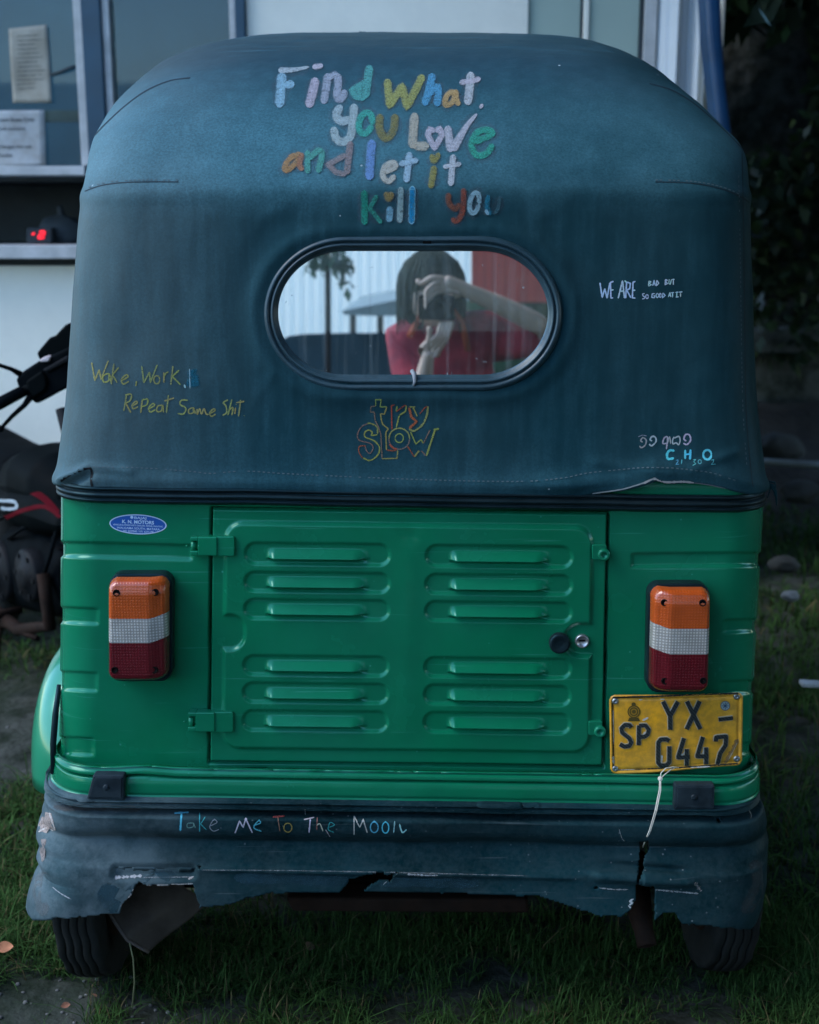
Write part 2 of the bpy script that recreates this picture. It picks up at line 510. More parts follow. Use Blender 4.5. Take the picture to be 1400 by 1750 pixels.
def smooth_interp(x, xp, fp):
    """monotone cubic (PCHIP-like)"""
    o = np.argsort(xp); xp = np.asarray(xp)[o]; fp = np.asarray(fp)[o]
    h = np.diff(xp); d = np.diff(fp) / np.maximum(h, 1e-9)
    m = np.zeros_like(xp)
    m[0], m[-1] = d[0], d[-1]
    for i in range(1, len(xp) - 1):
        m[i] = 0 if d[i - 1] * d[i] <= 0 else 2 * d[i - 1] * d[i] / (d[i - 1] + d[i])
    x = np.clip(x, xp[0], xp[-1])
    k = np.clip(np.searchsorted(xp, x) - 1, 0, len(h) - 1)
    t = (x - xp[k]) / h[k]
    return ((2 * t**3 - 3 * t**2 + 1) * fp[k] + (t**3 - 2 * t**2 + t) * h[k] * m[k]
            + (-2 * t**3 + 3 * t**2) * fp[k + 1] + (t**3 - t**2) * h[k] * m[k + 1])

def stadium(cx, cy, hw, hh, n=160, ex=2.0):
    """closed outline, flat top and bottom, round ends"""
    out = []
    rx = hh * 1.04
    for k in range(n):
        a = 2 * math.pi * k / n
        # even spacing by angle about the ends
        c, s = math.cos(a), math.sin(a)
        sx = (hw - rx) * (1 if c > 0 else -1)
        w = min(1, abs(c) / .55)
        out.append((cx + sx * (w * w * (3 - 2 * w)) ** .6 + rx * c * (1 if True else 0), cy + hh * s))
    return out

# ---- hood (canopy)
HOOD_L = [(96, 850), (100, 820), (106, 780), (113, 700), (120, 620), (127, 500), (134, 400), (140, 330), (147, 265), (152, 238), (166, 205), (192, 163), (235, 120), (282, 90), (330, 74), (400, 63), (470, 59), (550, 56), (620, 55)]
HOOD_R = [(1305, 850), (1301, 820), (1296, 760), (1291, 700), (1287, 600), (1284, 500), (1282, 400), (1282, 340), (1280, 268), (1273, 248), (1248, 218), (1210, 175), (1160, 130), (1110, 96), (1060, 76), (1000, 66), (850, 60), (700, 56), (620, 55)]
HOOD_P = [(900, .0), (850, .0), (760, .006), (670, .0135), (400, .0335), (345, .041), (318, .053), (260, .10), (200, .165), (140, .25), (100, .34), (76, .45), (62, .58), (56.5, .70), (55.2, .80)]
zz, yy, sl, sr = profile(HOOD_P, HOOD_L, HOOD_R, .13)
z0, z1 = at(700, 862, D)[2], zz.max()
za = at(700, 230, D + .13)[2]
zs = np.concatenate([np.linspace(z0, za, 110, endpoint=False), za + (z1 - za) * np.sin(np.linspace(0, math.pi / 2, 70))])
ycs = smooth_interp(zs, zz, yy)
xls = smooth_interp(zs, sl[:, 0], sl[:, 1]); xrs = smooth_interp(zs, sr[:, 0], sr[:, 1])
xls[-1] = xrs[-1] - .004
rr_ = np.interp(zs, [1.0, 1.5, 1.6, 1.75, 1.88], [.10, .12, .15, .20, .20])
YF = D + 1.62
PH = shell(zs, ycs, xls, xrs, rr_, YF, 260, 26, 26, bulge=.004)
# hem: bottom edge follows the belt, torn and lifted at the lower right
HEM = [(0, 850), (100, 838), (360, 846), (700, 852), (990, 851), (1012, 844), (1040, 840), (1062, 837), (1085, 831), (1100, 826), (1118, 818.5), (1128, 822), (1140, 824.5), (1168, 824), (1190, 826), (1215, 830), (1238, 835), (1262, 843), (1290, 850), (1400, 850)]
hx = np.array([h[0] for h in HEM], float); hy = np.array([h[1] for h in HEM], float)
PH[..., 2] -= PH[..., 0] * ROLL * np.clip((1.25 - PH[..., 2]) / .2, 0, 1)
ppx, ppy = proj(PH)
zh = np.array([at(px, np.interp(px, hx, hy), D)[2] for px in ppx[0]])
top_i = np.searchsorted(zs, zs[0] + .16)
for j in range(PH.shape[1]):
    zc = PH[:top_i + 1, j, 2].copy()
    t = np.linspace(0, 1, top_i + 1)
    PH[:top_i + 1, j, 2] = zh[j] + (zc[-1] - zh[j]) * t
ppx, ppy = proj(PH)
nrm = gnormal(PH)
if nrm[60, PH.shape[1] // 2, 1] > 0: nrm = -nrm
disp = nfield(PH, 7, 3) * .0018 + nfield(PH * np.array([1, 1, .35]), 22, 9, 2) * .0006
# bow under the cloth at the seam line; sag between; pulled rim round the window
disp += .004 * np.exp(-((ppy - 322 - .00004 * (ppx - 700) ** 2) / 14) ** 2) * (PH[..., 1] < D + .4)
st = np.sqrt((np.maximum(np.abs(ppx - 706) - 128, 0) / 1.02) ** 2 + (ppy - 536) ** 2)
st = np.where(np.abs(ppx - 706) < 128, np.abs(ppy - 536), st)
disp += .004 * np.exp(-((st - 142) / 13) ** 2) - .0015 * np.exp(-((st - 178) / 20) ** 2)
# hem roll, tear curl, crumple at the lower left corner
disp += .004 * np.exp(-((ppy - np.interp(ppx, hx, hy) + 22) / 12) ** 2)
disp += .016 * np.exp(-((ppx - 1120) / 70) ** 2) * np.exp(-((np.interp(ppx, hx, hy) - ppy) / 26) ** 2)
disp += .012 * np.exp(-((ppx - 960) / 60) ** 2) * np.exp(-((ppy - 826) / 16) ** 2)
fold = lambda x0, y0, x1, y1, w, a: a * np.exp(-(np.abs((ppx - x0) * (y1 - y0) - (ppy - y0) * (x1 - x0)) / math.hypot(x1 - x0, y1 - y0) / w) ** 2) * sstep(min(x0, x1) - 12, min(x0, x1) + 10, ppx) * (1 - sstep(max(x0, x1) - 10, max(x0, x1) + 10, ppx))
disp += fold(104, 822, 150, 799, 5, .012) - fold(110, 834, 156, 812, 5, .010) + fold(150, 799, 158, 832, 5, .008) * 0
disp += fold(156, 797, 230, 806, 6, .005)
for x0, y0, x1, y1, w, a in ((430, 690, 470, 640, 10, .001), (930, 690, 985, 640, 10, .001), (1180, 800, 1265, 770, 8, .004), (1010, 790, 1150, 806, 9, .004), (440, 380, 520, 330, 12, .001), (900, 380, 985, 335, 12, .001)):
    disp += fold(x0, y0, x1, y1, w, a)
PH = PH + nrm * disp[..., None]
ctr = (PH[:-1, :-1] + PH[1:, 1:]) / 2
cpx, cpy = proj(ctr)
keep = ~((np.where(np.abs(cpx - 706) < 128, np.abs(cpy - 536), np.sqrt(np.maximum(np.abs(cpx - 706) - 128, 0) ** 2 + (cpy - 536) ** 2)) < 120) & (ctr[..., 1] < D + .12))
keep &= ~((ctr[..., 1] > D + .48) & (ctr[..., 2] < 1.56))         # open sides ahead of the rear quarter
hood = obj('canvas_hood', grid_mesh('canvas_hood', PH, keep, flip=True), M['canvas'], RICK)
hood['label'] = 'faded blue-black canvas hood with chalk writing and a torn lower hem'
sol = hood.modifiers.new('cloth', 'SOLIDIFY'); sol.thickness = .0025; sol.offset = -1

def bvh_of(me):
    return BVHTree.FromPolygons([v.co.copy() for v in me.vertices], [tuple(p.vertices) for p in me.polygons])
BV = {'hood': bvh_of(hood.data)}

def hit(b, px, py, off):
    d = Vector(ray(px, py)).normalized()
    loc, n, i, dist = b.ray_cast(Vector((0, 0, CAMZ)), d)
    if loc is None: return None
    if n.dot(d) > 0: n = -n
    return loc + n * off

def catmull(pts, k=6):
    if len(pts) < 3: return pts
    P = [pts[0]] + list(pts) + [pts[-1]]
    if pts[0] == pts[-1]: P[0] = pts[-2]; P[-1] = pts[1]
    out = []
    for i in range(1, len(P) - 2):
        for j in range(k):
            t = j / k
            out.append(tuple(.5 * (2 * P[i][c] + (P[i + 1][c] - P[i - 1][c]) * t + (2 * P[i - 1][c] - 5 * P[i][c] + 4 * P[i + 1][c] - P[i + 2][c]) * t * t + (3 * P[i][c] - P[i - 1][c] - 3 * P[i + 1][c] + P[i + 2][c]) * t ** 3) for c in (0, 1)))
    out.append(tuple(pts[-1]))
    return out

def resample(pts, step):
    out = [pts[0]]
    for a, c in zip(pts[:-1], pts[1:]):
        L_ = math.hypot(c[0] - a[0], c[1] - a[1])
        n = max(1, int(L_ / step))
        for k in range(1, n + 1):
            out.append((a[0] + (c[0] - a[0]) * k / n, a[1] + (c[1] - a[1]) * k / n))
    return out

class Strokes:
    """marks drawn on a surface: each stroke a thin skin lying on it"""
    def __init__(s, b, off=.0007, soft=.6): s.b, s.off, s.v, s.f, s.c, s.soft = b, off, [], [], [], soft
    def add(s, pts, w, col, a=1.0, smooth=True, taper=(1, 1), rough=.10, step=2.0, round_=True):
        if smooth: pts = catmull([tuple(p) for p in pts])
        pts = resample(pts, step)
        if len(pts) < 2: return s
        s.off += .000012
        n = len(pts); base = len(s.v)
        L_ = np.concatenate([[0], np.cumsum([math.hypot(q[0] - p[0], q[1] - p[1]) for p, q in zip(pts[:-1], pts[1:])])])
        tot = L_[-1]
        good = []; prev = None
        for i, p in enumerate(pts):
            q0, q1 = pts[max(i - 1, 0)], pts[min(i + 1, n - 1)]
            tx, ty = q1[0] - q0[0], q1[1] - q0[1]; l = math.hypot(tx, ty) or 1
            nx, ny = -ty / l, tx / l
            ww = w * (taper[0] + (taper[1] - taper[0]) * L_[i] / max(tot, 1e-6)) * (1 + rough * (random.random() - .5) * 2)
            if round_:
                e = min(L_[i], tot - L_[i]) / (w * .5)
                ww *= math.sqrt(max(.12, 1 - (1 - min(e, 1)) ** 2))
            for k, ka in ((-1, s.soft), (-.72, .9), (0, 1), (.72, .9), (1, s.soft)):
                h_ = hit(s.b, p[0] + nx * ww / 2 * k, p[1] + ny * ww / 2 * k, s.off)
                if h_ is None: h_ = hit(s.b, p[0], p[1], s.off)
                ok = h_ is not None and (not prev or (h_ - prev).length < .05)
                if h_ is None: h_ = prev or Vector(at(p[0], p[1], D))
                prev = h_ if ok else prev; good.append(ok)
                s.v.append(h_)
                jit = 1 + .12 * (random.random() - .5)
                s.c.append((col[0] * jit, col[1] * jit, col[2] * jit, a * ka))
        for i in range(n - 1):
            for k in range(4):
                g = i * 5 + k; o = base + g
                if good[g] and good[g + 1] and good[g + 5] and good[g + 6]: s.f.append((o, o + 1, o + 6, o + 5))
        return s
    def fill(s, outline, col, a=1.0, c=None):
        """filled closed outline (star-shaped about its centre)"""
        s.off += .00003
        cx = c[0] if c else sum(p[0] for p in outline) / len(outline); cy = c[1] if c else sum(p[1] for p in outline) / len(outline)
        rings = 5; base = len(s.v); n = len(outline)
        for r in range(1, rings + 1):
            for p in outline:
                t = r / rings
                h_ = hit(s.b, cx + (p[0] - cx) * t, cy + (p[1] - cy) * t, s.off)
                s.v.append(h_ if h_ is not None else Vector(at(p[0], p[1], D))); s.c.append((*col, a))
        for r in range(rings - 1):
            for k in range(n):
                o = base + r * n
                s.f.append((o + k, o + (k + 1) % n, o + n + (k + 1) % n, o + n + k))
        h_ = hit(s.b, cx, cy, s.off); s.v.append(h_ if h_ is not None else Vector(at(cx, cy, D))); s.c.append((*col, a))
        for k in range(n): s.f.append((len(s.v) - 1, base + (k + 1) % n, base + k, base + k))
        return s
    def text(s, body, cx, cy, height, col, squash=1.0, rot=0.0, bold=0.0):
        cu = bpy.data.curves.new('t', 'FONT'); cu.body = body; cu.size = 1; cu.align_x = 'CENTER'; cu.offset = bold
        o = bpy.data.objects.new('t', cu); COL.objects.link(o)
        dg = bpy.context.evaluated_depsgraph_get(); dg.update()
        me = bpy.data.meshes.new_from_object(o.evaluated_get(dg))
        base = len(s.v); s.off += .00003
        sc = height / .70
        for v in me.vertices:
            x, y = v.co.x * sc * squash, -(v.co.y - .35) * sc
            c_, s_ = math.cos(rot), math.sin(rot)
            h_ = hit(s.b, cx + x * c_ - y * s_, cy + x * s_ + y * c_, s.off)
            s.v.append(h_ if h_ is not None else Vector(at(cx + x, cy + y, D))); s.c.append((*col, 1))
        for p in me.polygons: s.f.append(tuple(base + i for i in p.vertices))
        bpy.data.objects.remove(o); bpy.data.meshes.remove(me); bpy.data.curves.remove(cu)
        return s
    def build(s, name, m, parent, thick=0):
        faces = []
        for f in s.f:
            g = []
            for i in f:
                if i not in g: g.append(i)
            if len(g) > 2: faces.append(g)
        me = bpy.data.meshes.new(name)
        me.from_pydata([tuple(v) for v in s.v], [], faces)
        a = me.color_attributes.new('Col', 'FLOAT_COLOR', 'POINT')
        a.data.foreach_set('color', np.array(s.c, dtype=np.float32).ravel())
        me.update()
        o = obj(name, me, m, parent)
        if thick:
            sd = o.modifiers.new('t', 'SOLIDIFY'); sd.thickness = thick; sd.offset = 0
        return o

# ---- seams and stitching on the hood
dark, pale = (.003, .016, .024), (.20, .25, .28)
SEAMS = [[(305, 311), (240, 311), (200, 313), (170, 318), (145, 327)], [(1120, 311), (1180, 313), (1230, 322), (1265, 336), (1280, 346)],
         [(325, 133), (290, 138), (250, 155), (215, 180), (180, 212), (156, 238)], [(1110, 143), (1150, 155), (1190, 180), (1235, 220), (1262, 247), (1277, 266)]]
M['seam'] = attr_mat('seam_thread', .7, .3); M['stitch'] = attr_mat('stitch_thread', .8, .2)
def seam(line, w, a=1, rough=.05, off=.0006, nm='seam'):
    S = Strokes(BV['hood'], off); S.add(line, w, dark if nm == 'seam' else (.004, .006, .008), a, rough=rough, round_=False); S.build(nm, M['seam'], hood)
for sm in SEAMS: seam(sm, 1.7)
seam([(1268, 262), (1270, 350), (1272, 500), (1275, 700), (1283, 800), (1287, 832)], 1.4)
seam([(104, 822), (120, 811), (150, 800), (157, 806), (156, 822), (158, 832)], 4.0, nm='hem_split')
def stitch(line, w=1.8, dash=4, gap=4, col=pale, off=0, a=1.0):
    S = Strokes(BV['hood'], .0009); pts = resample(catmull(line), 1.0); i = 0
    while i + dash < len(pts):
        if random.random() < .9:
            S.add([(pts[i][0], pts[i][1] + off), (pts[i + dash][0], pts[i + dash][1] + off)], w, col, a * random.uniform(.5, 1), False, round_=False)
        i += dash + gap
    S.build('stitching', M['stitch'], hood)
for sm in SEAMS[:2]: stitch(sm, 1.4, 4, 3, (.07, .10, .11), -3.0)
stitch([(150, 798), (250, 800), (330, 806), (360, 809), (420, 805), (500, 810), (700, 819), (880, 823), (960, 818), (1010, 808), (1100, 800), (1200, 805), (1260, 822)], 1.7, 4, 4, (.07, .105, .12))
stitch([(1262, 300), (1264, 400), (1266, 550), (1269, 700), (1276, 800)], 1.2, 4, 4, (.08, .11, .13))
S = Strokes(BV['hood'], .0012)
S.add([(1012, 843), (1060, 836.5), (1085, 830), (1103, 824), (1118, 817.5)], 2.2, (.22, .25, .26), 1)
S.add([(1100, 826), (1118, 818), (1129, 823), (1142, 824), (1168, 823), (1186, 825)], 3.4, (.30, .30, .30), 1, rough=.5)
S.add([(1186, 825), (1215, 829), (1240, 835)], 1.6, (.10, .12, .13), 1)
S.build('frayed_edge', attr_mat('frayed_canvas', .95, .1), hood)
# ------------------------------------------------------------------ chalk writing
def Zm(x0, y0, s): return lambda pts: [(x0 + x / s, y0 + y / s) for x, y in pts]
def ell(cx, cy, rx, ry, rot=0, n=14):
    c, s = math.cos(rot), math.sin(rot)
    return [(cx + rx * math.cos(t) * c - ry * math.sin(t) * s, cy + rx * math.cos(t) * s + ry * math.sin(t) * c) for t in [2 * math.pi * k / n for k in range(n + 1)]]

big = []       # (points in photo pixels, width, colour)
q = Zm(450, 95, 6.364); k = 6.364
LB, LW, GR, TE, OL, YG, BL, TN = (.33, .60, .74), (.62, .62, .70), (.42, .50, .60), (.12, .46, .44), (.27, .27, .12), (.42, .46, .17), (.12, .42, .66), (.58, .42, .20)
def L_(z, s, w, col, sm=True, tp=(1, 1)): big.append((z(s), w, col, sm, tp))
L_(q, [(205, 190), (190, 400), (175, 570)], 15, LB); L_(q, [(165, 165), (320, 160), (500, 128)], 7, (.5, .62, .66), tp=(1.2, .5)); L_(q, [(230, 330), (340, 310)], 13, LB)
L_(q, [(535, 132), (650, 112)], 7.5, LW); L_(q, [(572, 245), (535, 410), (490, 570)], 14, (.60, .58, .68))
L_(q, [(700, 200), (685, 350), (655, 530)], 12, GR); L_(q, [(810, 200), (815, 330), (800, 440), (840, 480), (895, 380)], 12, GR); L_(q, [(690, 260), (760, 220), (815, 205)], 9, GR)
L_(q, [(1140, 280), (965, 385), (1010, 455), (1115, 465)], 10, TE, False); L_(q, [(1160, 110), (1135, 270), (1110, 470)], 13, TE); L_(q, [(1060, 350), (1040, 430)], 7, TE)
L_(q, [(850, 545), (795, 650), (850, 720), (955, 690)], 13, (.46, .62, .66)); L_(q, [(990, 530), (975, 720), (945, 890), (860, 945), (790, 900), (765, 780)], 13, (.46, .62, .64))
L_(q, ell(1112, 740, 70, 115, .25), 10, (.08, .48, .40))
q = Zm(640, 95, 6.364)
L_(q, [(65, 640), (55, 800), (120, 905), (205, 820), (225, 640)], 12, OL)
L_(q, [(140, 260), (165, 545), (300, 340), (355, 560), (530, 215)], 12, YG, False)
L_(q, [(635, 200), (590, 400), (540, 550)], 12.5, BL); L_(q, [(590, 430), (680, 345), (695, 420), (675, 560)], 11, BL)
L_(q, [(870, 385), (790, 440), (770, 540), (850, 510), (885, 385)], 8, TN); L_(q, [(885, 375), (890, 470), (920, 550)], 8, TN)
L_(q, [(1050, 185), (1035, 360), (1012, 545)], 13, (.60, .68, .72)); L_(q, [(925, 302), (1050, 285), (1155, 255)], 7, LW)
L_(q, [(440, 630), (425, 800), (412, 1015)], 14, (.55, .55, .46)); L_(q, [(420, 990), (595, 992)], 14, (.55, .55, .46))
L_(q, [(660, 835), (600, 805), (580, 870), (655, 1015), (735, 870), (712, 800), (660, 835)], 8.5, (.60, .60, .70), False)
L_(q, [(795, 770), (830, 1055)], 12, (.58, .62, .70)); L_(q, [(845, 1040), (1000, 780), (1115, 640)], 12, (.58, .62, .70), tp=(1.2, .4)); L_(q, [(1145, 580), (1180, 535)], 4, LW)
L_(q, [(1075, 950), (1275, 865), (1225, 815), (1120, 845), (1055, 970), (1105, 1085), (1210, 1075), (1290, 970)], 10, (.06, .44, .33))
q = Zm(470, 230, 6.667)
L_(q, [(300, 225), (180, 270), (112, 380), (150, 410), (285, 280)], 8.5, (.50, .31, .15)); L_(q, [(312, 215), (280, 350), (325, 410)], 8, (.46, .25, .16))
L_(q, [(372, 185), (372, 450)], 8.5, (.12, .44, .38)); L_(q, [(385, 290), (490, 190), (535, 240), (490, 440)], 9.5, (.12, .44, .38))
L_(q, [(810, 235), (605, 350), (700, 440), (815, 460)], 8, (.34, .31, .32), False); L_(q, [(862, 85), (840, 260), (820, 460)], 10, (.34, .30, .31))
L_(q, [(1110, 65), (1090, 250), (1075, 525)], 13.5, (.19, .37, .70))
L_(q, [(1245, 440), (1370, 375), (1345, 330), (1255, 370), (1230, 480), (1295, 540), (1370, 470)], 8.5, (.56, .58, .52))
L_(q, [(1020, 635), (1022, 840), (1020, 1030)], 10, (.03, .34, .25)); L_(q, [(1165, 690), (1080, 840), (1215, 1015)], 6, (.05, .34, .27), False)
L_(q, [(1262, 655), (1300, 735), (1332, 655)], 9.5, (.36, .28, .12)); L_(q, [(1312, 820), (1300, 1000)], 10.5, (.24, .50, .64))
q = Zm(660, 240, 6.667)
L_(q, [(268, 140), (250, 300), (230, 485)], 9.8, (.42, .64, .78)); L_(q, [(148, 278), (365, 232)], 8, (.42, .64, .78))
L_(q, [(515, 165), (545, 245), (605, 150)], 8, (.33, .33, .12)); L_(q, [(548, 295), (530, 420), (505, 550)], 10, (.33, .33, .12))
L_(q, [(765, 170), (750, 340), (735, 525)], 9, (.60, .68, .74)); L_(q, [(648, 312), (855, 275)], 6, (.60, .68, .74))
L_(q, [(168, 535), (155, 945)], 8.6, (.36, .54, .56)); L_(q, [(300, 525), (290, 960)], 9.8, (.25, .58, .74)); L_(q, [(300, 540), (290, 945)], 6.6, (.015, .28, .55))
L_(q, [(715, 600), (712, 700), (780, 780), (850, 720)], 8, (.30, .12, .08)); L_(q, [(882, 550), (872, 800), (805, 920), (745, 890)], 8, (.33, .10, .07))
L_(q, ell(1005, 715, 52, 118, .18), 6.5, (.36, .60, .70))
L_(q, [(1165, 620), (1148, 760), (1195, 850)], 6.5, (.03, .24, .36)); L_(q, [(1295, 640), (1270, 780), (1225, 840)], 4, (.06, .16, .20)); L_(q, [(1130, 790), (1165, 850)], 4, LB)

S = Strokes(BV['hood'], .0004, 0)
for pts, w, col, sm, tp in big:
    S.add(pts, w + 17, (.085, .11, .14), .38, sm, rough=.2, step=5)
S.build('chalk_smudge', M['chalk_soft'], hood)
S = Strokes(BV['hood'], .0011, .15)
for pts, w, col, sm, tp in big:
    S.add(pts, w + 3, tuple(c * .60 for c in col), .84, sm, tp, rough=.06)
    S.add([(x + random.uniform(-1, 1), y + random.uniform(-.5, .5)) for x, y in pts], w * .35, tuple(min(1, c * .8) for c in col), .45, sm, tp, rough=.2)
o = S.build('chalk_lettering', M['chalk'], hood); o['label'] = 'large multicoloured chalk lettering Find what you Love and let it Kill you'

def handwriting(target, z, scale, items, w, col, parent, label, a=.8, off=.0009, gain=.74):
    S = Strokes(target, off, .25)
    for it in items:
        pts, ww, cc, sm = it if isinstance(it, tuple) else (it, w, col, True)
        S.add(z(pts), (ww or w) * 1.05, tuple(c * gain * random.uniform(.88, 1.12) for c in (cc or col)), a, sm, rough=.22, step=1.2)
    o = S.build('chalk_lettering', M['chalk_line'], parent); o['label'] = label
    return o

e_ = lambda x, y, s=1: [(x, y + 25 * s), (x + 50 * s, y - 5 * s), (x + 35 * s, y - 22 * s), (x - 2 * s, y + 18 * s), (x + 15 * s, y + 52 * s), (x + 58 * s, y + 30 * s)]
wake = [([(80, 90), (105, 235), (140, 150), (155, 225), (212, 75)], 0, 0, False), [(215, 175), (170, 200), (175, 245), (215, 235), (220, 180), (237, 265)],
        ([(257, 98), (235, 262)], 0, 0, False), ([(295, 128), (245, 190), (282, 252)], 0, 0, False), e_(318, 210), ([(437, 238), (430, 280)], 0, 0, False),
        ([(478, 118), (495, 252), (540, 168), (547, 250), (602, 108)], 0, 0, False), ell(598, 228, 24, 32), ([(655, 168), (655, 252)], 0, 0, False), [(655, 205), (670, 178), (692, 165)],
        ([(727, 118), (710, 268)], 0, 0, False), ([(778, 150), (722, 202), (788, 268)], 0, 0, False),
        ([(357, 350), (335, 478)], 0, 0, False), [(345, 350), (395, 345), (385, 395), (350, 412)], ([(350, 412), (392, 492)], 0, 0, False), e_(402, 418, .8),
        ([(482, 388), (470, 494)], 0, 0, False), [(480, 390), (525, 383), (518, 428), (475, 442)], e_(535, 438, .9), [(642, 430), (605, 440), (600, 480), (635, 475), (645, 430), (652, 490)],
        ([(692, 350), (675, 492)], 0, 0, False), ([(658, 398), (738, 373)], 0, 0, False),
        [(847, 392), (795, 392), (785, 425), (830, 455), (812, 500), (765, 497)], [(885, 450), (855, 465), (855, 495), (890, 490), (890, 450), (907, 500)],
        [(920, 460), (922, 502), (940, 460), (955, 500), (975, 460), (992, 500), (1012, 505)], e_(1022, 478, .8),
        [(1167, 388), (1130, 410), (1150, 440), (1155, 490), (1122, 512)], ([(1197, 385), (1165, 512)], 0, 0, False), [(1175, 470), (1205, 450), (1197, 512)],
        ([(1227, 450), (1220, 502)], 0, 0, False), ([(1230, 420), (1232, 428)], 0, 0, False), ([(1267, 388), (1250, 522)], 0, 0, False), ([(1230, 412), (1297, 400)], 0, 0, False), ([(1292, 512), (1300, 518)], 0, 0, False)]
handwriting(BV['hood'], Zm(140, 600, 4.667), 4.667, wake, 3.0, (.34, .36, .13), hood, 'yellow chalk handwriting Wake, Work, Repeat Same Shit.')
S = Strokes(BV['hood'], .0008)
for p in ([(325, 632), (324, 660)], [(331, 631), (330, 662)], [(335, 640), (338, 660)], [(318, 655), (338, 658)], [(322, 640), (337, 632)]):
    S.add(p, 7, (.012, .10, .15), .8, False, rough=.4)
S.add([(324, 630), (325, 664)], 2, (.3, .45, .5), .8); S.add([(315, 657), (317, 663)], 3, (.3, .5, .52), .9)
S.build('chalk_smudge', M['chalk'], hood)

yl, rd, br = (.30, .33, .10), (.34, .09, .06), (.20, .16, .13)
slow = []
def so(pts, col=yl, w=2.6, sm=False): slow.append((pts, w, col, sm))
so([(405, 185), (405, 100), (480, 100), (465, 195), (555, 195)]); so([(555, 195), (520, 295), (470, 285), (480, 370), (500, 430), (575, 490), (545, 530), (540, 560), (550, 770)])
so([(405, 185), (345, 190), (335, 265), (385, 265), (400, 380), (440, 460), (475, 560), (490, 885)], br); so([(490, 885), (690, 880), (700, 770)]); so([(690, 765), (640, 780), (550, 770)], rd)
so([(430, 565), (350, 575), (360, 535), (310, 505), (260, 540), (270, 600), (390, 650), (457, 740), (430, 840), (330, 908), (230, 870)], yl, 2.8, True); so([(235, 880), (185, 800), (190, 722), (275, 715)], rd, 2.6, True)
so([(432, 555), (420, 460), (330, 415), (290, 425)], yl, 2.8, True); so([(300, 420), (220, 460), (165, 560), (190, 640), (330, 680), (372, 740), (330, 815), (280, 770), (270, 722)], br, 2.6, True)
so([(622, 500), (615, 180), (660, 165)], rd); so([(690, 180), (680, 260)], yl, 3.4); so([(680, 260), (790, 175), (815, 178)], rd); so([(815, 178), (802, 255), (720, 310), (680, 470)], yl)
so([(850, 205), (880, 330), (950, 392), (850, 485)], (.42, .13, .06), 4.6); so([(850, 490), (920, 515), (1030, 430), (1085, 310), (1102, 185)], yl, 4, True); so([(1102, 185), (1060, 205), (990, 290)], rd); so([(850, 195), (935, 195)], yl); so([(900, 195), (960, 325)], yl)
so(ell(720, 620, 138, 140)[:9], br, 2.6, True); so(ell(720, 620, 138, 140)[7:], yl, 2.8, True); so(ell(720, 612, 55, 58), yl, 2.4, True); so([(590, 690), (640, 745), (690, 755)], (.42, .12, .06), 3.4, True)
so([(870, 530), (940, 690), (1010, 630), (1040, 682)], yl); so([(1040, 682), (1130, 500)], br); so([(1175, 500), (1250, 488)], yl, 4); so([(1195, 500), (1080, 850)], yl, 3.6); so([(1080, 850), (1010, 780)], br); so([(985, 775), (920, 862)], yl, 3.4); so([(920, 862), (830, 720)], rd)
handwriting(BV['hood'], Zm(590, 670, 7.778), 7.778, slow, 2.6, yl, hood, 'outlined yellow and red chalk lettering try SLOW')

wt = (.50, .68, .78)
we = [([(120, 140), (150, 335), (185, 220), (215, 345), (252, 140)], 0, 0, False), ([(302, 122), (260, 138), (265, 345), (297, 342)], 0, 0, False), ([(262, 240), (302, 235)], 0, 0, False),
      ([(362, 348), (420, 115), (447, 348)], 0, 0, False), ([(385, 255), (437, 250)], 0, 0, False), ([(460, 348), (475, 130), (525, 150), (515, 220), (475, 238), (532, 342)], 0, 0, False), ([(448, 112), (472, 135)], 4, 0, False),
      ([(592, 122), (560, 135), (550, 340), (592, 346)], 0, 0, False), ([(555, 242), (592, 240)], 0, 0, False)]
t_ = lambda *p: (list(p), 1.9, 0, False)
we += [t_((770, 115), (765, 185)), t_((770, 115), (800, 130), (770, 150), (805, 165), (765, 188)), t_((820, 182), (840, 108), (857, 182)), t_((825, 157), (850, 155)), t_((875, 105), (870, 182), (902, 148), (875, 105)),
       t_((990, 95), (985, 168), (1020, 150), (990, 130), (1015, 108), (990, 95)), t_((1040, 93), (1035, 150), (1055, 162), (1070, 93)), t_((1072, 100), (1112, 95)), t_((1095, 100), (1095, 168)),
       t_((715, 283), (685, 290), (690, 315), (715, 330), (710, 350), (678, 357)), t_(*ell(745, 325, 18, 27, 0, 8)), t_((852, 285), (815, 288), (808, 335), (845, 342), (850, 315), (830, 315)), t_(*ell(882, 311, 17, 28, 0, 8)), t_(*ell(920, 310, 13, 28, 0, 8)), t_((955, 275), (950, 342), (987, 310), (955, 275)),
       t_((1028, 332), (1050, 268), (1062, 332)), t_((1035, 310), (1058, 310)), t_((1063, 275), (1107, 270)), t_((1085, 275), (1085, 337)), t_((1120, 270), (1162, 265)), t_((1140, 268), (1140, 330)), t_((1125, 332), (1167, 328)), t_((1165, 266), (1217, 262)), t_((1190, 265), (1190, 332))]
handwriting(BV['hood'], Zm(1010, 465, 7.778), 7.778, we[:9], 2.7, wt, hood, 'tall white chalk lettering WE ARE', .95, gain=.9)
handwriting(BV['hood'], Zm(1010, 465, 7.778), 7.778, we[9:], 2.7, wt, hood, 'small white chalk lettering BAD BUT SO GOOD AT IT', .95, gain=.9)
cy = (.10, .52, .66); cg = (.09, .34, .40)
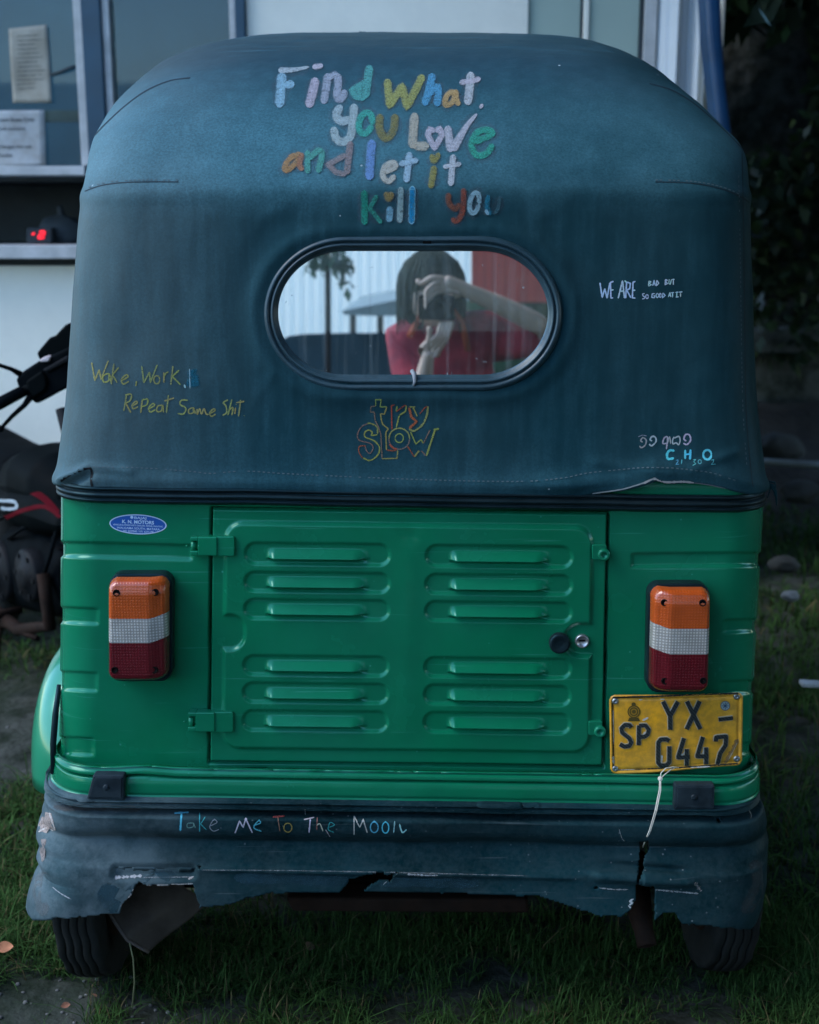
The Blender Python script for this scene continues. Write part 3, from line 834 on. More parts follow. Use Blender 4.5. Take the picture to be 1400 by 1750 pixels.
ch = [([(645, 392), (580, 388), (545, 440), (560, 500), (637, 490)], 4.2, cy, True), ([(660, 522), (690, 513), (690, 540), (660, 576), (706, 571)], 1.5, cg, False), ([(742, 508), (735, 572)], 1.8, cg, False),
      ([(787, 378), (785, 503)], 3.8, cy, False), ([(857, 373), (850, 512)], 3.8, cy, False), ([(785, 440), (852, 435)], 3.2, cy, False), ([(890, 515), (927, 510), (900, 540), (927, 568), (885, 591)], 1.5, cg, False), (ell(980, 540, 21, 27), 1.5, cg, True),
      (ell(1080, 445, 54, 64), 4.0, cy, True), ([(1130, 517), (1165, 510), (1160, 540), (1130, 572), (1192, 566)], 1.5, cg, False)]
sh = (.44, .50, .54)
ch += [([(180, 325), (205, 350), (255, 315), (268, 250), (225, 218), (195, 255), (222, 278)], 2.6, (.30, .33, .30), True), ([(160, 207), (220, 185), (275, 195)], 1.6, (.2, .25, .27), True), ([(308, 300), (340, 325), (397, 270), (390, 215), (350, 200), (320, 240), (347, 262)], 2.8, sh, True),
       ([(548, 292), (490, 292), (505, 225), (545, 205), (550, 260), (535, 372)], 2.9, sh, True), ([(552, 285), (578, 205), (592, 300)], 2.2, sh, True), ([(640, 205), (618, 250), (625, 300), (665, 285), (700, 310), (718, 250), (700, 200), (640, 225)], 2.6, sh, True), ([(760, 290), (810, 307), (858, 250), (840, 180), (790, 178), (770, 235), (802, 262)], 3.0, sh, True)]
handwriting(BV['hood'], Zm(1070, 720, 7.778), 7.778, ch[:10], 2.5, cy, hood, 'cyan chalk formula C21H30O2', 1, gain=1.05)
handwriting(BV['hood'], Zm(1070, 720, 7.778), 7.778, ch[10:], 2.5, cy, hood, 'white Sinhala chalk letters', .9, gain=.9)

# ------------------------------------------------------------------ rear window
WC = at(745, 522, D + .024)                       # the photographer's own lens is mirrored here
WN = np.array([0, 0, CAMZ]) - WC; WN /= np.linalg.norm(WN)
def onwin(px, py, off=0.0):
    d = ray(px, py); o = np.array([0, 0, CAMZ])
    t = np.dot(WC + WN * off - o, WN) / np.dot(d, WN)
    return o + d * t
def mirror(P):
    P = np.asarray(P, float)
    return P - 2 * np.dot(P - WC, WN) * WN
def st_out(cx, cy, hw, hh, n=192):
    rx = min(hw, hh * 1.08); s = hw - rx
    per = 2 * math.pi * rx; seg = [2 * s, math.pi * rx, 2 * s, math.pi * rx]; tot = sum(seg)
    out = []
    for k in range(n):
        d = tot * k / n
        if d < seg[0]: out.append((cx - s + d, cy - hh)); continue
        d -= seg[0]
        if d < seg[1]: a = -math.pi / 2 + d / rx; out.append((cx + s + rx * math.cos(a), cy + hh * math.sin(a))); continue
        d -= seg[1]
        if d < seg[2]: out.append((cx + s - d, cy + hh)); continue
        d -= seg[2]
        a = math.pi / 2 + d / rx; out.append((cx - s + rx * math.cos(a), cy + hh * math.sin(a)))
    return out
prof = [(0, -.006), (.03, .004), (.12, .010), (.26, .0125), (.38, .011), (.44, .0065), (.47, .0062), (.52, .0105), (.62, .0115), (.69, .0095), (.71, .005), (.76, .004), (.88, .001), (.97, -.004), (1.03, -.009)]
ou, inn = st_out(705, 536, 257, 134), st_out(706, 534.5, 230, 105)
PG = np.array([[onwin(a[0] + (c[0] - a[0]) * v, a[1] + (c[1] - a[1]) * v, h) for a, c in list(zip(ou, inn)) + [(ou[0], inn[0])]] for v, h in prof])
PG2 = []
for i in range(len(prof) - 1):                    # rounder section
    for t in (0, .5): PG2.append(PG[i] * (1 - t) + PG[i + 1] * t)
PG2.append(PG[-1])
win = obj('window_gasket', grid_mesh('window_gasket', np.array(PG2)), M['gasket'], RICK)
bm = bmesh.new(); tube(bm, [onwin(704, 634, -.001), onwin(708, 640, .008), onwin(709, 652, .0125), onwin(707, 659, .0125)], [.0035, .004, .0028, .002], 8)
obj('gasket_joint', bm, mat('gasket_sealant', (.22, .25, .28), .6), win)
bm = bmesh.new(); bx(bm, onwin(730, 414, .0095), (.014, .004, .004)); obj('gasket_clip', bm, M['under'], win)

def glass_mat():
    m = bpy.data.materials.new('dusty_rear_pane'); m.use_nodes = True
    nt = m.node_tree; N = nt.nodes; L = nt.links; N.remove(N['Principled BSDF'])
    tr = N.new('ShaderNodeBsdfTransparent'); tr.inputs[0].default_value = (.72, .85, .86, 1)
    gl = N.new('ShaderNodeBsdfGlossy'); gl.inputs['Roughness'].default_value = .012; gl.inputs[0].default_value = (.93, .98, .98, 1)
    df = N.new('ShaderNodeBsdfDiffuse'); df.inputs[0].default_value = (.5, .58, .58, 1)
    m1 = N.new('ShaderNodeMixShader'); m1.inputs[0].default_value = .90
    L.new(tr.outputs[0], m1.inputs[1]); L.new(gl.outputs[0], m1.inputs[2])
    tc = N.new('ShaderNodeTexCoord'); mp = N.new('ShaderNodeMapping'); mp.inputs['Scale'].default_value = (85, 1, 3)
    L.new(tc.outputs['Object'], mp.inputs[0])
    n = N.new('ShaderNodeTexNoise'); n.inputs['Scale'].default_value = 1; n.inputs['Detail'].default_value = 5; L.new(mp.outputs[0], n.inputs['Vector'])
    r = N.new('ShaderNodeMapRange'); r.inputs[1].default_value, r.inputs[2].default_value, r.inputs[3].default_value, r.inputs[4].default_value = .5, .78, .03, .17
    L.new(n.outputs['Fac'], r.inputs[0])
    n2 = N.new('ShaderNodeTexNoise'); n2.inputs['Scale'].default_value = 150; n2.inputs['Detail'].default_value = 3; L.new(tc.outputs['Object'], n2.inputs['Vector'])
    r2 = N.new('ShaderNodeMapRange'); r2.inputs[1].default_value, r2.inputs[2].default_value, r2.inputs[3].default_value, r2.inputs[4].default_value = .70, .78, 0, .5
    L.new(n2.outputs['Fac'], r2.inputs[0])
    ad = N.new('ShaderNodeMath'); ad.operation = 'ADD'; L.new(r.outputs[0], ad.inputs[0]); L.new(r2.outputs[0], ad.inputs[1])
    m2 = N.new('ShaderNodeMixShader'); L.new(ad.outputs[0], m2.inputs[0]); L.new(m1.outputs[0], m2.inputs[1]); L.new(df.outputs[0], m2.inputs[2])
    L.new(m2.outputs[0], N['Material Output'].inputs[0])
    return m
M['pane'] = glass_mat()
pn = st_out(706, 534.5, 236, 111, 96)
vs = [onwin(x, y, -.005) for x, y in pn]
obj('window_pane', new_mesh('window_pane', vs, [list(range(len(vs)))[::-1]], False), M['pane'], RICK)
# ------------------------------------------------------------------ pressed steel tail
def sd_rr(px, py, x0, y0, x1, y1, r):
    cx, cy_, hx_, hy_ = (x0 + x1) / 2, (y0 + y1) / 2, (x1 - x0) / 2 - r, (y1 - y0) / 2 - r
    qx, qy = np.abs(px - cx) - hx_, np.abs(py - cy_) - hy_
    return np.hypot(np.maximum(qx, 0), np.maximum(qy, 0)) + np.minimum(np.maximum(qx, qy), 0) - r

def rear_shell(prof, sl_, sr_, rad, yf, nb, sub, ns=16):
    zz, yy, a, b_ = profile(prof, sl_, sr_, rad)
    zc, yc = [], []
    for i in range(len(zz) - 1):
        n = max(1, int(round((abs(prof[i + 1][0] - prof[i][0])) / sub)))
        for k in range(n): zc.append(zz[i] + (zz[i + 1] - zz[i]) * k / n)
    zc.append(zz[-1])
    zc = np.array(zc); yc = smooth_interp(zc, zz, yy)
    P = shell(zc, yc, np.interp(zc, a[:, 0], a[:, 1]), np.interp(zc, b_[:, 0], b_[:, 1]), np.full(len(zc), rad), yf, nb, 26, ns)
    P[..., 2] -= P[..., 0] * ROLL
    return P
def outward(P):
    n = gnormal(P)
    if n[P.shape[0] // 2, P.shape[1] // 2, 1] > 0: n = -n
    return n

DOOR = [(362, 869), (1039, 877.5), (1031, 1310), (358, 1302)]
BODY_L = [(104, 800), (104, 900), (104, 1000), (103, 1100), (102, 1200), (98, 1325)]
BODY_R = [(1306, 800), (1305, 860), (1301, 950), (1296, 1040), (1291, 1130), (1286, 1230), (1282, 1325)]
PB = rear_shell([(808, .016), (826, .012), (1100, .010), (1326, .012)], BODY_L, BODY_R, .085, D + .62, 440, 2.4)
ppx, ppy = proj(PB)
n_ = outward(PB)
rear = PB[..., 1] < D + .30
disp = nfield(PB, 3.2, 5, 2) * .0016
def rib(x0, x1, y0, y1, slope=0.0, dep=.0045, endl=True, endr=True):
    yy_ = ppy - slope * (ppx - x0)
    g = sstep(y0 - 2, y0 + 2.5, yy_) * (1 - sstep(y1 - 4, y1 + 1.5, yy_))
    if endl: g = g * sstep(x0 - 3, x0 + 5, ppx)
    if endr: g = g * (1 - sstep(x1 - 5, x1 + 3, ppx))
    return -dep * g * rear
disp += rib(60, 328, 925, 951, .026, endl=False)
for y0, y1, x1 in ((1035, 1063, 168), (1145, 1178, 166), (1257, 1288, 160)): disp += rib(60, x1, y0, y1, .05, .0038, endl=False)
disp += rib(1080, 1400, 946, 970, -.008, endr=False)
for y0, y1, x0 in ((1060, 1083, 1237), (1165, 1189, 1232), (1272, 1292, 1226)): disp += rib(x0, 1400, y0, y1, -.05, .0038, endr=False)
sdd = np.full(ppx.shape, -1e3)
for i in range(4):
    (x0, y0), (x1, y1) = DOOR[i], DOOR[(i + 1) % 4]
    sdd = np.maximum(sdd, ((ppx - x0) * (y1 - y0) - (ppy - y0) * (x1 - x0)) / math.hypot(x1 - x0, y1 - y0))
disp -= .022 * (1 - sstep(1.2, 3.0, sdd)) * rear
PB = PB + n_ * disp[..., None]
body = obj('body', grid_mesh('body', PB, flip=True), M['green'], RICK)
BV['body'] = bvh_of(body.data)

# ---- engine door
nu, nv = 420, 272
U, W_ = np.meshgrid(np.linspace(0, 1, nu), np.linspace(0, 1, nv))
c = [np.array(p, float) for p in DOOR]
gx = (1 - W_) * ((1 - U) * c[0][0] + U * c[1][0]) + W_ * ((1 - U) * c[3][0] + U * c[2][0])
gy = (1 - W_) * ((1 - U) * c[0][1] + U * c[1][1]) + W_ * ((1 - U) * c[3][1] + U * c[2][1])
sx, sy = gx + (gy - 870) * .0135, gy - (gx - 360) * .0118
h = np.zeros_like(gx)
pan = sd_rr(sx, sy, 386, 892, 1013, 1277, 30)
pan = np.maximum(pan, -sd_rr(sx, sy, 330, 1050, 421, 1108, 24))
pan = np.maximum(pan, -sd_rr(sx, sy, 968, 1058, 1070, 1112, 26))
h += .0062 * (1 - sstep(-5, 4, pan))
for x0, x1, l0, l1 in ((419, 669, 456, 634), (728, 980, 768, 943)):
    for yc_, hh_ in ((943.5, 19.5), (991.5, 18), (1038, 18), (1134, 18), (1180.5, 18), (1228, 18.5)):
        sd = sd_rr(sx, sy, x0, yc_ - hh_, x1, yc_ + hh_, hh_ - .01)
        h -= .0042 * (1 - sstep(-5.5, 2.0, sd))
        t = (sy - (yc_ - 9)) / 17.5
        en = sstep(l0 - 1, l0 + 15, sx) * (1 - sstep(l1 - 30, l1 + 2, sx))
        h += .0145 * np.clip(t, 0, 1) ** 1.15 * (1 - sstep(.95, 1.04, t)) * en - .006 * sstep(.98, 1.05, t) * (1 - sstep(1.15, 1.3, t)) * en
h += .0016 * np.exp(-((sx - 700) / 22) ** 2) * sstep(-10, -40, pan)
h += -.0016 * np.exp(-(((sx - 702) / 16) ** 2 + ((sy - 912) / 22) ** 2))
border = np.minimum(np.minimum(U * 675, (1 - U) * 675), np.minimum(W_ * 433, (1 - W_) * 433))
h -= .012 * (1 - sstep(0, 3.2, border)) ** 1.5
YD = D + .006
PD = np.empty(gx.shape + (3,))
a_, b_ = (gx - 700) / FPX, (875 - gy) / FPX
dy_, dz_ = CP + b_ * SP, -SP + b_ * CP
PD[..., 0] = a_ * YD / dy_; PD[..., 1] = YD; PD[..., 2] = CAMZ + dz_ * YD / dy_
PD[..., 1] -= h + nfield(PD[::4, ::4], 5, 11, 2).repeat(4, 0).repeat(4, 1)[:nv, :nu] * 0
dn = np.array([[math.sin(x * 9 + 1) * math.cos(z * 7 + 2) * .0007 + math.sin(x * 23 + z * 11) * .0003 for x, z in zip(r0, r1)] for r0, r1 in zip(PD[..., 0], PD[..., 2])])
PD[..., 1] += dn
door = obj('engine_door', grid_mesh('engine_door', PD), M['green'], RICK)
BV['door'] = bvh_of(door.data)

def prism(outline, Yf, Yb, bm=None):
    bm = bm or bmesh.new()
    f = [bm.verts.new(V(at(x, y, Yf))) for x, y in outline]
    k = [bm.verts.new(v.co + Vector((0, Yb - Yf, 0))) for v in f]
    n = len(f)
    bm.faces.new(f); bm.faces.new(k[::-1])
    for i in range(n): bm.faces.new((f[(i + 1) % n], f[i], k[i], k[(i + 1) % n]))
    return bm
def rrect(x0, y0, x1, y1, r, n=6, skew=0):
    o = []
    for cx, cy_, a0 in ((x1 - r, y0 + r, -90), (x1 - r, y1 - r, 0), (x0 + r, y1 - r, 90), (x0 + r, y0 + r, 180)):
        for k in range(n + 1):
            a = math.radians(a0 + 90 * k / n)
            y = cy_ + r * math.sin(a)
            o.append((cx + r * math.cos(a) + skew * (y - y0) / (y1 - y0), y))
    return o
def disc(cx, cy_, r, n=28): return [(cx + r * math.cos(2 * math.pi * k / n), cy_ + r * math.sin(2 * math.pi * k / n)) for k in range(n)]
def rod_px(cx, cy_, prof, Y, n=28):
    """turned fitting on the tail: profile [(radius m, towards viewer m)]"""
    bm = bmesh.new()
    p = at(cx, cy_, Y)
    Mx = Matrix.Translation(V(p)) @ Matrix(((0, 1, 0), (-1, 0, 0), (0, 0, 1))).to_4x4()
    r = lathe(bm, prof, Mx, n)
    try: bm.faces.new(r[-1])
    except ValueError: pass
    return bm

for (x0, y0, x1, y1) in ((325, 917, 401, 951), (321, 1217, 399, 1252)):
    bm = prism(rrect(x0 + 35, y0, x1, y1, 4), YD - .0125, YD + .004)
    prism([(x0 + 13, y0 + 1), (x0 + 46, y0 + 1), (x0 + 46, y1 - 1), (x0 + 13, y1 - 1)], YD - .0155, YD + .004, bm)
    prism([(x0, y0 + 1), (x0 + 14, y0 + 1), (x0 + 14, y0 + 8), (x0, y0 + 8)], YD - .0155, YD + .004, bm)
    prism([(x0, y1 - 9), (x0 + 14, y1 - 9), (x0 + 14, y1 - 1), (x0, y1 - 1)], YD - .0155, YD + .004, bm)
    hg = bevel(obj('hinge', bm, M['green'], door), .0018)
    bm = bmesh.new(); tube(bm, [at(x0 + 6, y0 + 8.5, YD - .007), at(x0 + 6, y1 - 9.5, YD - .007)], .0052, 12); tube(bm, [at(x0 - 7, (y0 + y1) / 2 - 1, YD - .007), at(x0 - 4, (y0 + y1) / 2 - 1, YD - .007)], .002, 8)
    obj('hinge_pin', bm, M['green'], door)
for (x0, y0, x1, y1) in ((1012, 931, 1037, 957), (1006, 1233, 1030, 1257)):
    bm = prism(rrect(x0, y0, x1, y1, 3), YD - .009, YD + .002)
    o = bevel(obj('latch_plate', bm, M['green'], door), .0015)
    obj('latch_bolt', rod_px((x0 + x1) / 2 + 6, (y0 + y1) / 2 + 1, [(.011, .008), (.011, .014), (.0095, .016), (.005, .016), (.004, .013), (.001, .013)], YD, 14), M['green'], door)
obj('door_knob', rod_px(955.5, 1096.5, [(.0185, 0), (.0185, .012), (.0175, .0145), (.014, .015), (.0085, .012), (.004, .0115), (.0005, .0115)], YD - .004, 40), M['rubber'], door)
lk = obj('lock', rod_px(994.5, 1094.5, [(.0125, 0), (.0125, .006), (.0115, .0075), (.0095, .0075), (.0088, .0062), (.0005, .0062)], YD, 32), mat('lock_chrome', (.5, .52, .54), .3, .85, var=.15), door)
bm = bmesh.new(); bx(bm, at(995, 1094.8, YD - .0064), (.0105, .0012, .0028), Matrix.Rotation(-.06, 3, 'Y')); obj('keyhole', bm, M['under'], door)

# ---- rubber belt between hood and body
BELT = [(838, .006), (840, -.006), (843, -.0105), (846, -.0085), (848, -.0035), (850, -.0085), (855, -.0125), (858.5, -.0095), (860, -.0045), (861.5, -.0085), (864, -.0095), (866.5, -.004), (868, .008)]
PBt = rear_shell(BELT, [(96, 800), (96, 835), (99, 870)], [(1307, 800), (1309, 850), (1307, 880)], .10, D + .60, 200, 1.2)
PBt[..., 2] += (nfield(PBt * np.array([1, 1, 0]), 6, 2, 2) * .0012)
obj('rubber_belt', grid_mesh('rubber_belt', PBt, flip=True), M['rubber'], RICK)
bm = bmesh.new()
for k in range(9):
    p = at(1309 + random.uniform(-3, 3), 826 + random.uniform(-4, 4), D + .12)
    d = Vector((random.uniform(.004, .022), 0, random.uniform(-.04, -.012)))
    tube(bm, [p, V(p) + d * .5 + Vector((.008, 0, .004)), V(p) + d * 1.1], [.0022, .0016, .0008], 6)
obj('frayed_threads', bm, M['canvas'], RICK)

# ---- green rear sill
SILL_L = [(93, 1300), (90, 1320), (80, 1330), (78, 1345), (78, 1360), (84, 1376)]
SILL_R = [(1297, 1300), (1298, 1318), (1299, 1330), (1297, 1350), (1293, 1378)]
PS = rear_shell([(1308, .030), (1316.5, -.012), (1320, -.029), (1326, -.034), (1333, -.035), (1337, -.0328), (1341, -.0352), (1350, -.037), (1361, -.0375), (1365, -.0352), (1369, -.0372), (1375, -.036), (1380, -.02)], SILL_L, SILL_R, .10, D + .25, 260, 1.5)
ppx, ppy = proj(PS)
n_ = outward(PS)
PS += n_ * (nfield(PS, 9, 4, 3) * .0010 * (PS[..., 1] < D + .2))[..., None]
PS[..., 2] += (.004 * np.exp(-((ppx - 245) / 40) ** 2) * (ppy < 1332))
sill = obj('rear_sill', grid_mesh('rear_sill', PS, flip=True), M['green'], RICK)
BV['sill'] = bvh_of(sill.data)
for ol, in (([(159, 1325), (212, 1325.5), (211, 1369), (148, 1366)],), ([(1154, 1342), (1222, 1342), (1221, 1384), (1152, 1385)],)):
    bm = prism(ol, D - .052, D - .030)
    rf = bevel(obj('reflector', bm, M['reflector'], RICK), .003)
    cx, cy_ = sum(p[0] for p in ol) / 4, sum(p[1] for p in ol) / 4
    inner = [(cx + (x - cx) * .86, cy_ + (y - cy_) * .80) for x, y in ol]
    bevel(obj('reflector_face', prism(inner, D - .0535, D - .050), M['reflector'], rf), .0008)
    obj('reflector_stud', rod_px(cx - 1, cy_ - 1, [(.0055, 0), (.0055, .002), (.003, .003), (.0005, .003)], D - .0535, 16), M['reflector'], rf)

# ---- broken black bumper
BUM_L = [(76, 1365), (72, 1376), (66, 1400), (62, 1420), (70, 1440), (64, 1455), (72, 1472), (69, 1480), (60, 1492), (52, 1520), (47, 1545), (48, 1560), (56, 1575), (60, 1600)]
BUM_R = [(1300, 1365), (1307, 1378), (1312, 1400), (1314, 1430), (1312, 1460), (1311, 1500), (1305, 1540), (1296, 1563), (1280, 1585), (1270, 1600)]
BP = [(1366, .0), (1370, -.022), (1373, -.042), (1378, -.054), (1388, -.062), (1405, -.065), (1422, -.063), (1431, -.057), (1436, -.048), (1440, -.043), (1446, -.045), (1460, -.051), (1482, -.060), (1492, -.066), (1510, -.068), (1540, -.073), (1570, -.078), (1598, -.080)]
PU = rear_shell(BP, BUM_L, BUM_R, .11, D + .28, 470, 2.4, 14)
ppx, ppy = proj(PU); n_ = outward(PU)
rear = PU[..., 1] < D + .12
disp = (nfield(PU, 6, 8, 3) * .0032 + nfield(PU, 40, 2, 2) * .0005) * (.15 + .85 * sstep(1376, 1400, ppy))
slot = sd_rr(ppx, ppy, 188, 1474, 338, 1506, 12); disp -= .010 * (1 - sstep(-9, 2, slot)) * sstep(1472, 1482, ppy)
disp += .009 * np.exp(-((ppy - 1502 - (ppx - 1100) * .06) / 9) ** 2) * sstep(1000, 1030, ppx) * (1 - sstep(1170, 1200, ppx))
disp -= .008 * np.exp(-((ppy - 1482 - (ppx - 1100) * .09) / 6) ** 2) * sstep(1010, 1090, ppx) * (1 - sstep(1150, 1190, ppx))
disp += .004 * np.exp(-((ppy - 1486 - (ppx - 340) * .022) / 4) ** 2) * sstep(330, 380, ppx) * (1 - sstep(960, 1010, ppx))
disp += .012 * np.exp(-((ppx - 110) / 60) ** 2) * np.exp(-((ppy - 1540) / 60) ** 2)
disp += .006 * (ppx > 1098) * np.exp(-((ppx - 1100) / 60) ** 2) * sstep(1440, 1480, ppy)
PU = PU + n_ * (disp * rear)[..., None]
ctr = (PU[:-1, :-1] + PU[1:, 1:]) / 2; cpx, cpy = proj(ctr)
jx = nfield(ctr * np.array([1, 0, 1]), 45, 1, 2) * 9
jy = nfield(ctr * np.array([1, 0, 1]), 45, 7, 2) * 7
LOW = [(0, 1575), (40, 1574), (70, 1572), (140, 1567), (205, 1561), (207, 1548), (222, 1532), (232, 1512), (238, 1506), (252, 1514), (330, 1511), (334, 1526), (341, 1546), (339, 1552), (395, 1546), (425, 1533), (470, 1526), (650, 1524), (800, 1527), (920, 1532), (985, 1552), (1020, 1564), (1062, 1567), (1078, 1556), (1086, 1540), (1082, 1512), (1120, 1519), (1118, 1545), (1120, 1572), (1135, 1558), (1155, 1562), (1166, 1578), (1240, 1586), (1300, 1590), (1400, 1590)]
lx, ly = [p[0] for p in LOW], [p[1] for p in LOW]
front_b = ctr[..., 1] < D + .06
keep = ~((cpy + jy * .35 > np.interp(cpx, lx, ly)) & (cpx > 0))
keep &= ~inpoly(cpx + jx * .4, cpy + jy * .4, [(582, 1526), (598, 1502), (630, 1496), (655, 1487), (660, 1498), (672, 1494), (682, 1490), (668, 1508), (650, 1503), (622, 1524)])
keep &= ~inpoly(cpx + jx * .5, cpy + jy * .4, [(1093, 1438), (1106, 1440), (1104, 1462), (1100, 1478), (1097, 1500), (1088, 1516), (1090, 1495), (1094, 1470)])
for x, y, r in ((1010, 1403, 3.6), (1231, 1402, 3.4), (340, 1482, 3.2), (1019, 1518, 3), (1116, 1517, 3)): keep &= ~((cpx - x) ** 2 + (cpy - y) ** 2 < r * r)
bumper = obj('bumper', grid_mesh('bumper', PU, keep, flip=True), M['bumper'], RICK)
bumper['label'] = 'cracked black plastic bumper with torn lower edge and chalk line'
sol = bumper.modifiers.new('wall', 'SOLIDIFY'); sol.thickness = .006; sol.offset = -1
BV['bumper'] = bvh_of(bumper.data)
M['torn'] = attr_mat('torn_plastic_edge', .9, .2, chalk=(.25, .55, 200))
class Scuff:
    def add(s, *a, **k): S_ = Strokes(BV['bumper'], .0007); S_.add(*a, **k); S_.build('scuff', M['torn'], bumper)
    def fill(s, *a): S_ = Strokes(BV['bumper'], .0006); S_.fill(*a); S_.build('torn_patch', M['torn'], bumper)
S = Scuff()
tr_ = (.30, .28, .26)
S.fill([(78, 1388), (88, 1390), (92, 1405), (95, 1420), (86, 1414), (80, 1424), (68, 1421), (66, 1410), (72, 1396)], (.33, .27, .24), 1)
S.add([(85, 1389), (89, 1402), (95, 1419)], 2.4, (.50, .46, .43), 1, rough=.5); S.add([(66, 1422), (80, 1415), (92, 1420)], 2.4, (.48, .44, .4), 1, rough=.5)
S.fill([(70, 1434), (80, 1434), (78, 1452), (77, 1468), (72, 1474), (68, 1455)], (.22, .19, .175), 1)
S.add([(196, 1500), (215, 1499), (243, 1497)], 5, (.42, .43, .44), 1, rough=.7); S.add([(322, 1503), (332, 1498)], 4, (.32, .31, .3), 1, rough=.5); S.add([(245, 1500), (330, 1499)], 1.4, (.2, .22, .23), .9, rough=.6)
S.add([(252, 1513), (290, 1512), (330, 1510)], 2.4, (.22, .22, .21), 1, rough=.6); S.add([(206, 1549), (222, 1531), (233, 1511)], 2, (.24, .23, .22), .9, rough=.6)
S.add([(90, 1516), (104, 1527), (122, 1537)], 1.7, (.33, .36, .38), .9, rough=.5)
S.add([(1080, 1553), (1074, 1548), (1082, 1542), (1076, 1540), (1083, 1536)], 3, (.46, .50, .52), 1, False, rough=.6)
S.add([(1112, 1518), (1120, 1519), (1118, 1530)], 2, (.3, .33, .35), 1)
S.add([(1021, 1517), (1050, 1520), (1074, 1520)], 2.2, (.24, .27, .28), .9, rough=.6); S.add([(1118, 1520), (1160, 1524), (1194, 1527)], 2.6, (.24, .27, .28), .9, rough=.6); S.add([(1188, 1508), (1193, 1516), (1199, 1523)], 5, (.17, .18, .18), .8, rough=.5)
S.add([(1280, 1385), (1284, 1393), (1283, 1400)], 1.6, (.34, .34, .3), .9); S.add([(1058, 1416), (1063, 1432), (1068, 1437)], 1.2, (.2, .24, .25), .9)
S.add([(346, 1487), (480, 1488), (600, 1490), (700, 1492), (900, 1497)], 1.5, (.14, .16, .17), .7, rough=.8)
S.add([(695, 1494), (730, 1496), (748, 1496)], 2.5, (.3, .33, .35), .8, rough=.8)
S.add([(655, 1512), (668, 1500), (680, 1492)], 1.8, (.25, .27, .27), .9, rough=.6)
for pts, w, col, a in (([(76, 1490), (70, 1530), (76, 1565)], 30, (.15, .17, .175), .5), 
        ([(170, 1520), (230, 1545), (300, 1495)], 60, (.022, .055, .072), .9), ([(1290, 1470), (1295, 1520), (1270, 1560)], 26, (.05, .06, .06), .7), ([(85, 1381), (160, 1381), (240, 1384)], 12, (.11, .105, .10), .6),
        ([(400, 1500), (600, 1506), (820, 1510)], 20, (.02, .055, .075), .7)):
    S_ = Strokes(BV['bumper'], .0004, 0); S_.add(pts, w, col, a, rough=.2, step=5); S_.build('dust_smear', M['dust'], bumper)
tk = [([(58, 65), (136, 60)], 3.2, (.12, .48, .68), False), ([(97, 65), (90, 158)], 3.6, (.10, .48, .70), False), ([(162, 115), (130, 118), (130, 140), (160, 135), (162, 115), (172, 142)], 1.7, (.14, .26, .26), True),
      ([(195, 62), (195, 162)], 2, (.05, .32, .34), False), ([(226, 85), (200, 120), (232, 152)], 1.8, (.05, .30, .33), False), ([(250, 132), (290, 112), (272, 98), (250, 135), (270, 158), (300, 150)], 1.8, (.20, .26, .27), True),
      ([(388, 170), (412, 105), (432, 138), (446, 92), (482, 168)], 2.6, (.46, .48, .52), False), ([(488, 128), (526, 115), (515, 103), (490, 140), (532, 160)], 2.2, (.08, .34, .50), True),
      ([(592, 86), (658, 80)], 2.8, (.28, .06, .05), False), ([(620, 85), (632, 162)], 2, (.16, .11, .08), False), (ell(675, 140, 22, 24), 2.2, (.24, .20, .06), True),
      ([(762, 100), (818, 88)], 2.2, (.44, .45, .46), False), ([(797, 98), (790, 168)], 2.6, (.42, .44, .46), False), ([(768, 45), (770, 75)], 1.4, (.3, .34, .36), True), ([(835, 88), (832, 152)], 2, (.22, .10, .08), False), ([(832, 128), (850, 120), (866, 160)], 2, (.4, .36, .36), True),
      ([(880, 150), (905, 190)], 1.6, (.3, .33, .34), False), ([(900, 138), (928, 125), (905, 112), (895, 150), (926, 165)], 2, (.03, .22, .26), True), ([(1035, 178), (1035, 82), (1066, 138), (1085, 98), (1107, 168)], 2.1, (.36, .42, .42), False),
      (ell(1145, 138, 21, 28), 2.2, (.09, .40, .48), True), (ell(1206, 140, 18, 29), 2.2, (.09, .46, .60), True), ([(1256, 108), (1250, 168)], 2.2, (.22, .42, .48), False), ([(1282, 120), (1290, 150), (1300, 166), (1320, 150)], 2.6, (.30, .55, .62), True)]
handwriting(BV['bumper'], Zm(280, 1370, 3.182), 3.182, tk, 2, (.3, .3, .3), bumper, 'multicoloured chalk handwriting Take Me To The Moon', .95, gain=.95)

